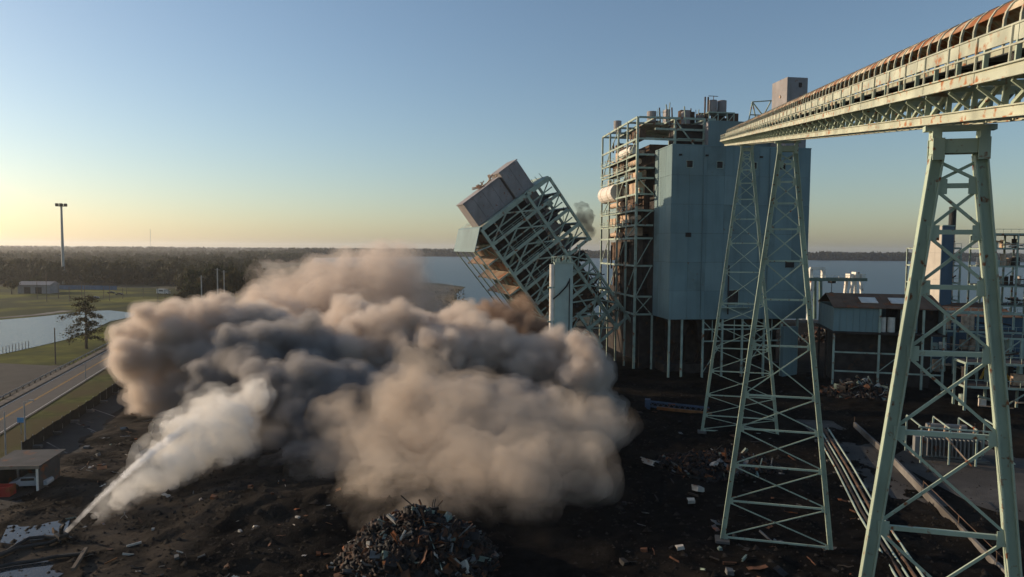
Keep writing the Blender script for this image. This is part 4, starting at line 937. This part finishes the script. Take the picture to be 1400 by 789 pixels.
me = mesh_np('crown', np.stack([LV_-q1*sz, LV_-q2*sz*.5, LV_+q1*sz, LV_+q2*sz*.5], 1).reshape(-1,3), np.arange(n_*4).reshape(-1,4)); me.materials.append(LEAF_B)
o = bpy.data.objects.new('crown', me); col.objects.link(o); o.parent = lt
ORD = ('first','second','third','fourth','fifth','sixth','seventh','eighth','ninth','tenth','eleventh','twelfth','thirteenth','fourteenth')
TL = ((250,424,398,24),(262,419,386,26),(268,412,366,34),(282,416,375,30),(292,410,362,34),(312,410,360,36),(320,418,368,30),(333,416,372,26),(338,408,364,30),(16,402,382,20),(30,396,382,14),(50,398,378,22))
rt = random.Random(12)
for i, (u, vb, vt, w) in enumerate(TL):
    tree((ORD[i]+' dark tree from the left in the clump beside the three tall poles' if i < 9 else ORD[i-9]+' dark tree from the left edge, near the grey far shed'), u, vb, vt, w, 40+i, LEAF_D if i % 3 else LEAF_B, 900, 18, 'trees by the tall poles' if i < 9 else 'trees by the far shed', .14)
# far woods: thousands of crowns in one mass
def woods(name, label, pos, hs, ws, n, size, seed, m):
    r = np.random.default_rng(seed)
    T = [crown_np(n, seed+k, 12, size=size) for k in range(5)]
    out = []
    for (x, y), h, w in zip(pos, hs, ws):
        a = r.uniform(0, 6.28); c, s = math.cos(a), math.sin(a)
        V = T[r.integers(5)]; out.append(np.stack([(V[:,0]*c-V[:,1]*s)*w+x, (V[:,0]*s+V[:,1]*c)*w+y, V[:,2]*h*.95+h*.02], 1))
    V = np.concatenate(out); me = mesh_np(name, V, np.arange(len(V)).reshape(-1,4)); me.materials.append(m)
    o = bpy.data.objects.new(name, me); col.objects.link(o); return tag(o, label, 'woods', None, 'stuff')
rw = np.random.default_rng(3)
pos, hs = [], []
for i in range(1500):
    y = 560*math.exp(rw.random()**.9*1.75); u = rw.uniform(-120, 350)
    if u > 250 and y < 420: continue
    pos.append((ray(u, 340).x/ray(u, 340).y*y, y)); hs.append(rw.uniform(9, 17))
for i in range(170):                                            # front row behind the field
    u = rw.uniform(-60, 335); y = rw.uniform(520, 590) if u < 255 else rw.uniform(400, 520)
    pos.append((ray(u, 340).x/ray(u, 340).y*y, y)); hs.append(rw.uniform(9, 18))
hs = np.array(hs); woods('woods', 'dark woods stretching to the horizon on the left', pos, hs, hs*rw.uniform(.45,.7,len(hs)), 240, .17, 60, LEAF_W)
pos, hs = [], []
for i in range(1500):
    y = 3000*math.exp(rw.random()*1.1); u = rw.uniform(-150, 700); pos.append((ray(u, 340).x/ray(u, 340).y*y, y)); hs.append(rw.uniform(14, 26))
for i in range(1500):                                           # the far bank of the river
    u = rw.uniform(395, 1500); d = ray(u, 340); yb = np.interp(d.x/d.y*2200, [-900,-560,-260,300,900,1500,2200], [1950,2100,2560,2400,2260,2210,2010])
    y = yb + rw.random()**2*500; pos.append((d.x/d.y*y, y)); hs.append(rw.uniform(16, 27))
for i in range(420):
    u = rw.uniform(330, 420); y = rw.uniform(1300, 2400); d = ray(u, 340); pos.append((d.x/d.y*y, y)); hs.append(rw.uniform(10, 18))
hs = np.array(hs); woods('far_shore_woods', 'low dark line of woods on the far bank of the river', pos, hs, hs*rw.uniform(.6,1.1,len(hs)), 60, .36, 80, LEAF_W)
# reeds of the marsh
n = 9000; uu, vv = rw.uniform(345, 640, n), rw.uniform(366, 440, n)
ok = [(u, v) for u, v in zip(uu, vv) if v > np.interp(u, [345,420,490,560,634,642], [376,367,373,391,396,420])]
V = []
for u, v in ok:
    p = G(u, v); s = rw.uniform(.15, .5); a = rw.uniform(0, 6.28); c, q = math.cos(a)*s, math.sin(a)*s; h = rw.uniform(-.05, .35)
    V += [(p.x-c, p.y-q, -.25), (p.x+c, p.y+q, -.25), (p.x+c*.9, p.y+q*.9+.2, h), (p.x-c*.8, p.y-q*.8-.2, h*.9)]
me = mesh_np('marsh_reeds', np.array(V), np.arange(len(V)).reshape(-1,4)); me.materials.append(MARSH)
o = bpy.data.objects.new('marsh_reeds', me); col.objects.link(o); tag(o, 'brown reeds covering the marsh by the river', 'reeds', None, 'stuff')

# ------------------------------------------------------------------ scrap heap and scattered scrap
rd = random.Random(77)
def scrap_mesh(k):
    """a bent plate, a beam stub, a crumpled box or a pipe"""
    r = random.Random(k); mb = MB(); t = k % 4
    if t == 0:
        n = 4; w = r.uniform(.5,.9); pts = [(-1+2*i/n, r.uniform(-.18,.18)) for i in range(n+1)]
        for i in range(n):
            (x0, z0), (x1, z1) = pts[i], pts[i+1]
            mb.add([(x0,-w,z0),(x1,-w,z1),(x1,w,z1+.05),(x0,w,z0+.08),(x0,-w,z0+.05),(x1,-w,z1+.05),(x1,w,z1+.10),(x0,w,z0+.13)], BOXF)
    elif t == 1: mb.ibeam((-1.3,0,0), (1.3,r.uniform(-.3,.3),r.uniform(-.2,.2)), .32, .36, .06)
    elif t == 2:
        V = [Vector((x*r.uniform(.45,.8), y*r.uniform(.35,.6), z*r.uniform(.25,.5))) for x, y, z in ((-1,-1,-1),(1,-1,-1),(1,1,-1),(-1,1,-1),(-1,-1,1),(1,-1,1),(1,1,1),(-1,1,1))]
        mb.add(V, BOXF)
    else: mb.path([(-1.4,0,0),(-.4,.1,.12),(.5,-.05,.05),(1.4,.2,.3)], .10, 7)
    return mb
SM = {(k, m.name): scrap_mesh(k).mesh('scrap_piece', m) for k in range(12) for m in SCRAP}
def scrap_obj(x, y, z, s, parent=None, tilt=1.0, mats=SCRAP, w=(5,8,3,2,1,1), kinds=None):
    m = rd.choices(mats, w)[0]; k = rd.choice(kinds) if kinds else rd.randrange(12)
    o = bpy.data.objects.new('scrap_piece', SM[(k, m.name)]); col.objects.link(o)
    o.location = (x, y, z); o.rotation_euler = (rd.gauss(0,.5)*tilt, rd.gauss(0,.5)*tilt, rd.uniform(0,6.28)); o.scale = (s*rd.uniform(.7,1.3), s*rd.uniform(.6,1.2), s*rd.uniform(.7,1.2))
    o.parent = parent; return o
def heap(name, label, cx, cy, rx, ry, h, n, s, seed, w=(5,8,3,2,1,1), front=0.0):
    t = thing(name, label, 'scrap heap', (cx, cy, 0))
    N_ = 44; xs = np.linspace(-1.15, 1.15, N_); A_, B_ = np.meshgrid(xs, xs, indexing='ij')
    rr = np.sqrt(A_**2+B_**2); f = fbm(A_*3+seed, B_*3+seed*2, seed)
    hz = lambda a, b, ff: h*np.clip(1-np.sqrt(a*a+b*b)**1.8, -.2, 1)*(.75+.5*ff)+(ff-.5)*.6
    Zm = hz(A_, B_, f); ii = np.arange(N_*N_).reshape(N_, N_)
    me = mesh_np('heap_core', np.stack([A_*rx, B_*ry, Zm-.15], -1).reshape(-1,3), np.stack([ii[:-1,:-1],ii[1:,:-1],ii[1:,1:],ii[:-1,1:]],-1).reshape(-1,4)); me.materials.append(SCRAP[1])
    o = bpy.data.objects.new('heap_core', me); col.objects.link(o); o.parent = t
    for i in range(n):
        a = rd.uniform(0, 6.28); q = rd.random()**.6*1.05; x, y = math.cos(a)*q, math.sin(a)*q
        if y > .25 and rd.random() < .75: y = -y
        ff = float(fbm(np.array([x*3+seed]), np.array([y*3+seed*2]), seed)[0]); z = float(hz(np.array(x), np.array(y), ff))
        scrap_obj(x*rx, y*ry, z+.05, s*rd.choice((.5,.7,.9,1.2)), t, 1.3, w=w)
    for i in range(int(n*.16)):                 # long bent members sticking out
        a = rd.uniform(0, 6.28); q = rd.random()**.6*.95; x, y = math.cos(a)*q, math.sin(a)*q
        ff = float(fbm(np.array([x*3+seed]), np.array([y*3+seed*2]), seed)[0]); z = float(hz(np.array(x), np.array(y), ff))
        o = scrap_obj(x*rx, y*ry, z+.1, s*.8, t, 1.0, w=(6,8,2,2,.3,0), kinds=(1,3,5,7,9,11)); o.name = 'bent_member'; o.scale.x *= rd.uniform(1.3, 2.2)
    V, Fq = [], []                              # finer shreds between the pieces
    for i in range(n*7):
        a = rd.uniform(0, 6.28); q = rd.random()**.55*1.08; x, y = math.cos(a)*q, math.sin(a)*q
        ff = float(fbm(np.array([x*3+seed]), np.array([y*3+seed*2]), seed)[0]); z = float(hz(np.array(x), np.array(y), ff)); c = Vector((x*rx, y*ry, z-.05)); o_ = len(V)
        e = Euler((rd.uniform(-1.3,1.3), rd.uniform(-1.3,1.3), rd.uniform(0,6.28))).to_matrix(); l, w_, h_ = s*rd.uniform(.2,.9), s*rd.uniform(.1,.4), s*rd.uniform(.03,.2)
        V += [tuple(c + e @ Vector((l*dx, w_*dy, h_*dz))) for dx, dy, dz in ((-1,-1,-1),(1,-1,-1),(1,1,-1),(-1,1,-1),(-1,-1,1),(1,-1,1),(1,1,1),(-1,1,1))]
        Fq += [tuple(j+o_ for j in f_) for f_ in BOXF]
    me = mesh_np('scrap_shreds', np.array(V), np.array(Fq)); me.materials.append(mat('shreds', (.013,.0115,.011), .75, .5, 1.2, second=(.045,.022,.013), second_amt=.25, second_scale=.9))
    o = bpy.data.objects.new('scrap_shreds', me); col.objects.link(o); o.parent = t; o['kind'] = 'stuff'
    return t
pk = P(572, 706, 64)
heap('scrap_heap', 'dark pile of shredded scrap metal at the bottom centre', pk.x, 64, 7.6, 6.6, 4.5, 300, .75, 3, w=(6,11,3,1,.7,.5))
g_ = G(1178, 540); heap('scrap_heap', 'low heap of green and pale scrap beyond the middle trestle tower', g_.x, g_.y, 8, 6, 2.8, 150, .9, 5, w=(2,5,4,5,2,0))
g_ = G(1150, 462); heap('scrap_heap', 'dark scrap heap on the quay under the gantry crane', g_.x-2, g_.y-6, 15, 8, 5, 90, 1.5, 7, w=(4,8,2,1,1,0))
g_ = G(1010, 640); heap('scrap_heap', 'flat dark scrap heap between the feet of the trestle towers', g_.x-3, g_.y, 9, 6, 1.7, 130, .75, 8, w=(4,10,3,2,1,1))
# loose pieces that can be picked out singly
for (u, v, s, k, lab) in ((886,640,1.6,1,'long pale beam lying where the dust meets the rubble'), (955,672,.9,2,'pale block lying in the dark rubble left of the middle tower'), (945,690,.7,2,'small pale crate lying in the dark rubble'), (930,758,.6,2,'pale stub standing near the bottom of the dark rubble')):
    p = G(u, v); o = scrap_obj(p.x, p.y, gz(p.x, p.y)+.35, s, None, .4, [SCRAP[4]], (1,), (k,)); o.name = 'loose_scrap'; tag(o, lab, 'scrap')
SPOTS = []
for i in range(110):
    u, v = rd.uniform(850, 1190), rd.uniform(535, 800); p = G(u, v)
    o = scrap_obj(p.x, p.y, gz(p.x, p.y)+.15, rd.uniform(.2,.7), None, .35, w=(4,14,2,1.5,.12,.05)); tag(o, 'piece of scrap strewn over the dark ground among the trestle towers', 'scrap', 'scrap strewn on the right')
for i in range(90):
    u, v = rd.uniform(95, 470), rd.uniform(665, 800); p = G(u, v)
    o = scrap_obj(p.x, p.y, gz(p.x, p.y)+.1, rd.uniform(.12,.45), None, .4, w=(4,6,4,1,3,1)); tag(o, 'piece of rubble on the dark ridge right of the water jet', 'rubble', 'rubble on the near ridge')
for i in range(70):
    u = rd.uniform(110, 240); v = rd.uniform(560, 680); p = G(u, v)
    o = scrap_obj(p.x, p.y, gz(p.x, p.y)+.1, rd.uniform(.2,.7), None, .4, w=(4,4,5,1,4,1)); tag(o, 'piece of rubble on the bare ground between yard and dust', 'rubble', 'rubble by the yard')
# fine crumbs nobody could count
V, Fq = [], []
for i in range(9000):
    if i % 2: x, y = rd.uniform(-62, 0), rd.uniform(50, 105)
    else: x, y = rd.uniform(6, 62), rd.uniform(48, 150)
    z = gz_tab(x, y); s = rd.uniform(.05,.28)*(1 if rd.random() < .9 else 2); o_ = len(V)
    for dx, dy, dz in ((-1,-.6,0),(1,-.7,0),(.2,1,0),(0,0,1)): V.append((x+dx*s*rd.uniform(.6,1.2), y+dy*s*rd.uniform(.6,1.2), z+dz*s*rd.uniform(.5,1)))
    Fq += [(o_,o_+1,o_+3),(o_+1,o_+2,o_+3),(o_+2,o_,o_+3)]
me = mesh_np('rubble_crumbs', np.array(V), np.array(Fq)); me.materials.append(mat('crumb', (.022,.019,.016), .9, .6, 2.5, spec=.05, second=(.035,.031,.027), second_amt=.15, second_scale=1.2))
o = bpy.data.objects.new('rubble_crumbs', me); col.objects.link(o); tag(o, 'fine rubble strewn over the demolition ground', 'rubble', None, 'stuff')
# ------------------------------------------------------------------ dust clouds
def surface_nets(f, origin, h):
    """iso-surface (f < 0 inside) of a grid as a quad mesh"""
    nx, ny, nz = f.shape
    s = f < 0
    c = np.zeros((nx-1, ny-1, nz-1), np.int8)
    for i in (0, 1):
        for j in (0, 1):
            for k in (0, 1):
                c += s[i:nx-1+i, j:ny-1+j, k:nz-1+k]
    act = (c > 0) & (c < 8)
    idx = -np.ones(act.shape, np.int64)
    A = np.argwhere(act); idx[act] = np.arange(len(A))
    acc = np.zeros((len(A), 3)); cnt = np.zeros(len(A))
    off = [(i, j, k) for i in (0, 1) for j in (0, 1) for k in (0, 1)]
    for a in range(8):
        for b in range(a+1, 8):
            oa, ob = np.array(off[a]), np.array(off[b])
            if np.abs(oa-ob).sum() != 1: continue
            pa, pb = A+oa, A+ob
            fa, fb = f[pa[:,0],pa[:,1],pa[:,2]], f[pb[:,0],pb[:,1],pb[:,2]]
            m = (fa < 0) != (fb < 0)
            t = np.where(m, fa/np.where(m, fa-fb, 1), 0)
            acc += np.where(m[:,None], oa+t[:,None]*(ob-oa), 0); cnt += m
    V = (A + acc/cnt[:,None])*h + origin
    Q = []
    for ax in range(3):
        e = np.zeros(3, int); e[ax] = 1
        b, d = [q for q in range(3) if q != ax]
        sa = s[tuple(slice(1, n-1) for n in s.shape)]
        sb = s[tuple(slice(1+e[q], s.shape[q]-1+e[q]) for q in range(3))]
        for sign in (True, False):
            E = np.argwhere((sa != sb) & (sa == sign)) + 1
            if len(E) == 0: continue
            db, dd = np.zeros(3, int), np.zeros(3, int); db[b] = 1; dd[d] = 1
            ok = np.all(E < np.array(act.shape), axis=1); E = E[ok]
            g = [idx[tuple((E-o).T)] for o in (0*db, db, db+dd, dd)]
            q = np.stack(g, 1)
            if sign == (ax == 1): q = q[:, ::-1]
            Q.append(q[(q >= 0).all(1)])
    return V, np.concatenate(Q)
def noise3(p, seed):
    """smooth noise in space, about -1..1"""
    r = np.random.default_rng(seed).uniform(-1, 1, (32, 32, 32)); i = np.floor(p).astype(int); f = p-i; f = f*f*(3-2*f); o = 0
    for a in (0, 1):
        for b in (0, 1):
            for c in (0, 1):
                o = o + r[(i[:,0]+a) % 32, (i[:,1]+b) % 32, (i[:,2]+c) % 32]*(f[:,0] if a else 1-f[:,0])*(f[:,1] if b else 1-f[:,1])*(f[:,2] if c else 1-f[:,2])
    return o
def lump(blobs, gens=((9, .50), (8, .45), (5, .5)), jitter=.25, flat=1.0):
    """big balls, then smaller ones budding from them: a cauliflower of dust"""
    out = [np.array([*b[0], b[1]]) for b in blobs]; cur = list(out)
    for n, ratio in gens:
        nxt = []
        for x, y, z, r in cur:
            for _ in range(n):
                d = rng.normal(size=3); d[2] = abs(d[2])*.8 + d[2]*.2; d /= np.linalg.norm(d)
                rr = r*ratio*rng.uniform(1-jitter*1.6, 1+jitter)
                q = np.array([x, y, z]) + d*(r*rng.uniform(.78, .98))
                nxt.append(np.array([*q, rr]))
        out += nxt; cur = nxt
    return np.array(out)
def cloud(name, blobs, density, colour, voxel, gens, absorb=(0,0,0), aniso=0.2, label='', smooth=0.0, seed=0, wisp=0, wisp_lo=.1, wisp_hi=1.9, puff=0, shells=((0,1),)):
    global rng
    rng = np.random.default_rng(seed)
    S = lump(blobs, gens)
    lo = (S[:, :3] - S[:, 3:]).min(0) - 3*voxel; hi = (S[:, :3] + S[:, 3:]).max(0) + 3*voxel
    lo[2] = max(lo[2], -1.0 - 3*voxel)
    n = np.ceil((hi-lo)/voxel).astype(int)+1
    f = np.full(n, 9.0, np.float32)
    ax = [lo[i] + np.arange(n[i])*voxel for i in range(3)]
    for x, y, z, r in S:
        i0 = np.maximum(np.floor((np.array([x, y, z])-r-2*voxel-lo)/voxel).astype(int), 0)
        i1 = np.minimum(np.ceil((np.array([x, y, z])+r+2*voxel-lo)/voxel).astype(int)+1, n)
        if (i1 <= i0).any(): continue
        gx, gy, gz = (ax[k][i0[k]:i1[k]] for k in range(3))
        d = np.sqrt((gx-x)[:,None,None]**2 + (gy-y)[None,:,None]**2 + (gz-z)[None,None,:]**2) - r
        sub = f[i0[0]:i1[0], i0[1]:i1[1], i0[2]:i1[2]]
        np.minimum(sub, d, out=sub)
    ground = -(ax[2] + 1.0)                     # cut a metre under the ground
    if puff:                                    # puffed skin: rounded knobs with sharp creases between them
        near_ = np.argwhere(np.abs(f) < 2.6*puff); pw = near_*voxel + lo; d = 0
        for sc, am, sd in ((4.6, .9, 1), (2.3, .6, 2), (1.2, .34, 3)): d = d + am*np.abs(noise3(pw/(sc*puff)+sd*17.3, sd))
        k = tuple(near_.T); f[k] -= ((d - .32)*1.6*puff*np.clip(1-np.abs(f[k])/(2.6*puff), 0, 1)).astype(np.float32)
    f = np.maximum(f, ground[None, None, :]).astype(np.float32)
    f[[0,-1]] = 9; f[:,[0,-1]] = 9; f[:,:,[0,-1]] = 9
    root = None
    for iso, share in shells:                   # nested skins: thin dust outside, dense inside
        V, Q = surface_nets(f - iso, lo, voxel)
        if len(Q) == 0: continue
        me = mesh_np(name, V, Q)
        o = bpy.data.objects.new(name if root is None else 'dust_core', me); col.objects.link(o)
        m = bpy.data.materials.new(name + '_dust'); m.use_nodes = True
        nt = m.node_tree; nt.nodes.clear(); N, L = nt.nodes, nt.links
        out = N.new('ShaderNodeOutputMaterial')
        pv = N.new('ShaderNodeVolumePrincipled')
        pv.inputs['Color'].default_value = (*colour, 1)
        pv.inputs['Density'].default_value = density*share
        pv.inputs['Anisotropy'].default_value = aniso
        if wisp:                                # uneven density: eddies and torn edges
            g = N.new('ShaderNodeNewGeometry'); n_ = N.new('ShaderNodeTexNoise')
            n_.inputs['Scale'].default_value = wisp; n_.inputs['Detail'].default_value = 4; n_.inputs['Roughness'].default_value = .62; n_.inputs['Distortion'].default_value = .4
            L.new(g.outputs['Position'], n_.inputs['Vector'])
            r = N.new('ShaderNodeMapRange'); r.inputs['From Min'].default_value = .38; r.inputs['From Max'].default_value = .62
            r.inputs['To Min'].default_value = density*share*wisp_lo; r.inputs['To Max'].default_value = density*share*wisp_hi
            L.new(n_.outputs['Fac'], r.inputs['Value']); L.new(r.outputs[0], pv.inputs['Density'])
        L.new(pv.outputs[0], out.inputs['Volume'])
        me.materials.append(m); o['kind'] = 'stuff'
        if root is None: root = o; o['label'] = label; o['category'] = 'dust'
        else: o.parent = root
    return root
def B(u, v, y, rpx):
    return (P(u, v, y), rpx*y/F_PX)
g3 = ((9, .5), (8, .45), (6, .5))
SH3 = ((.5, .11), (-.15, .35), (-1.0, .75))
cloud('billowing_dust_cloud', [B(198,492,125,40), B(245,472,130,44), B(184,472,127,24), B(275,452,136,36), B(230,555,122,38), B(310,446,138,34), B(345,446,136,30), B(385,458,138,30), B(425,475,140,34), B(275,500,126,34),
   B(520,500,132,56), B(600,505,130,58), B(680,502,132,52), B(740,502,126,42), B(800,512,122,38), B(812,565,118,30), B(640,470,142,40), B(560,462,142,38), B(700,570,116,54), B(610,580,114,54), B(480,445,150,34)],
   0.8, (.82,.735,.66), .40, g3, label='dense tan dust cloud billowing around the falling boiler', seed=3, wisp=.22, wisp_lo=.4, wisp_hi=1.6, puff=.9, shells=SH3)
cloud('shaded_grey_dust_cloud', [B(335,500,120,46), B(300,535,117,36), B(385,560,110,50), B(345,630,103,30), B(395,612,103,48), B(455,560,108,56), B(430,500,124,46), B(520,560,112,46), B(325,650,97,20), B(420,648,96,34), B(375,655,95,26)],
   1.0, (.53,.505,.49), .36, g3, label='grey dust cloud rolling out left of centre, coloured darker for its shaded side', seed=13, wisp=.22, wisp_lo=.4, wisp_hi=1.6, puff=.8, shells=SH3)  # grey dust; shade of the left plume also put into its colour
cloud('front_dust_cloud', [B(520,615,92,56), B(600,612,92,66), B(690,615,92,62), B(770,610,95,50), B(540,685,76,48), B(630,670,78,56), B(720,665,79,54), B(450,655,88,34), B(490,700,74,26), B(820,585,100,28), B(790,665,82,44), B(480,590,98,40), B(505,722,71,22), B(565,715,71,26), B(640,705,74,30), B(720,705,75,30), B(560,560,100,48), B(650,560,102,46)],
   0.18, (.83,.725,.615), .5, ((9,.5),(7,.45),(4,.5)), label='thin tan dust rolling towards the scrap heap', seed=5, wisp=.15, wisp_lo=.2, puff=1.2, shells=((.9,.2),(-.4,.4),(-1.8,.65)))
cloud('rear_dust_plume', [B(520,400,190,46), B(450,420,190,44), B(545,395,195,28), B(395,405,195,34), B(480,385,195,34), B(540,366,195,24), B(505,364,195,18), B(385,440,180,40), B(520,440,180,40), B(350,430,185,28), B(565,440,180,26), B(585,412,188,24), B(600,445,178,22), B(530,402,186,34), B(548,382,190,24), B(525,350,195,12), B(560,356,195,12), B(430,380,195,22), B(370,385,195,20)],
   0.14, (.86,.765,.685), .7, ((9,.5),(7,.45),(3,.5)), label='thin pinkish dust plume rising behind the dense cloud', seed=6, wisp=.09, wisp_lo=.15, puff=1.6, shells=((.8,.3),(-1.2,.7)))
cloud('brown_dust_puff', [B(690,440,160,26), B(660,448,160,24), B(715,425,163,18), B(730,455,155,22), B(625,455,160,16)],
   0.35, (.55,.42,.33), .5, ((9,.5),(7,.45)), label='brown dust puff bursting from under the falling boiler', seed=16, wisp=.2, wisp_lo=.2, puff=1.0, shells=((.4,.25),(-.4,.75)))
cloud('dark_smoke_puff', [B(800,300,178,12), B(806,318,178,9), B(795,285,178,8)], .35, (.30,.26,.24), .4, ((8,.5),(6,.45)), label='small dark smoke puff behind the falling boiler', seed=8, wisp=.3)
# water jet: a dense core that breaks up into bright mist
def jet_blobs(n, u0, v0, y0, u1, v1, y1, r0, r1, sag=0, spread=.0):
    a, b = P(u0, v0, y0), P(u1, v1, y1); out = []
    for i in range(n):
        t = i/(n-1); p = a.lerp(b, t) + Vector((0,0,sag*4*t*(1-t))); r = r0+(r1-r0)*t
        out.append((p + Vector(rng.normal(size=3))*r*spread, r))
    return out
rng = np.random.default_rng(4)
cloud('water_jet', jet_blobs(160, 89,729,69, 268,578,92, .10,.50, .9, .12), 2.2, (.99,.985,.98), .14, ((3,.6),), label='white water jet arching from the water cannon into the dust', seed=4, aniso=.1, wisp=.7, wisp_lo=.4, shells=((.12,.35),(-.05,.65)))
o_ = []
for k in range(150):                            # the fan of mist hangs below and beyond the jet
    t = rng.random()**.55; p = P(89,729,69).lerp(P(298,545,98), t); p.z = max(.2, p.z*rng.uniform(.05, .98)+.1)
    p += Vector((rng.uniform(-.3,2.4)*t*2, rng.uniform(-1.2,1.5)*t*2, 0)); o_.append((p, .25+2.2*t*rng.uniform(.4,1.2)))
cloud('spray_mist', o_, .40, (.995,.97,.925), .35, ((4,.5),), label='bright mist of spray drifting below the water jet', seed=10, aniso=.1, wisp=.45, wisp_lo=.15, puff=.8, shells=((.9,.2),(-.3,.8)))
# ------------------------------------------------------------------ haze over the whole place
hz = MB().box(-9000, 9000, -900, 14000, -2.0, 95.0).build('haze', mat('unused', (.5,.5,.5)))
hm_ = bpy.data.materials.new('haze_air'); hm_.use_nodes = True; nt = hm_.node_tree; nt.nodes.clear()
ho, pv = nt.nodes.new('ShaderNodeOutputMaterial'), nt.nodes.new('ShaderNodeVolumePrincipled')
pv.inputs['Color'].default_value = (.92,.92,.92,1); pv.inputs['Density'].default_value = .000085; pv.inputs['Anisotropy'].default_value = .5
nt.links.new(pv.outputs[0], ho.inputs['Volume']); hz.data.materials.clear(); hz.data.materials.append(hm_); hz['kind'] = 'stuff'; hz['label'] = 'thin warm haze over the river and the woods'
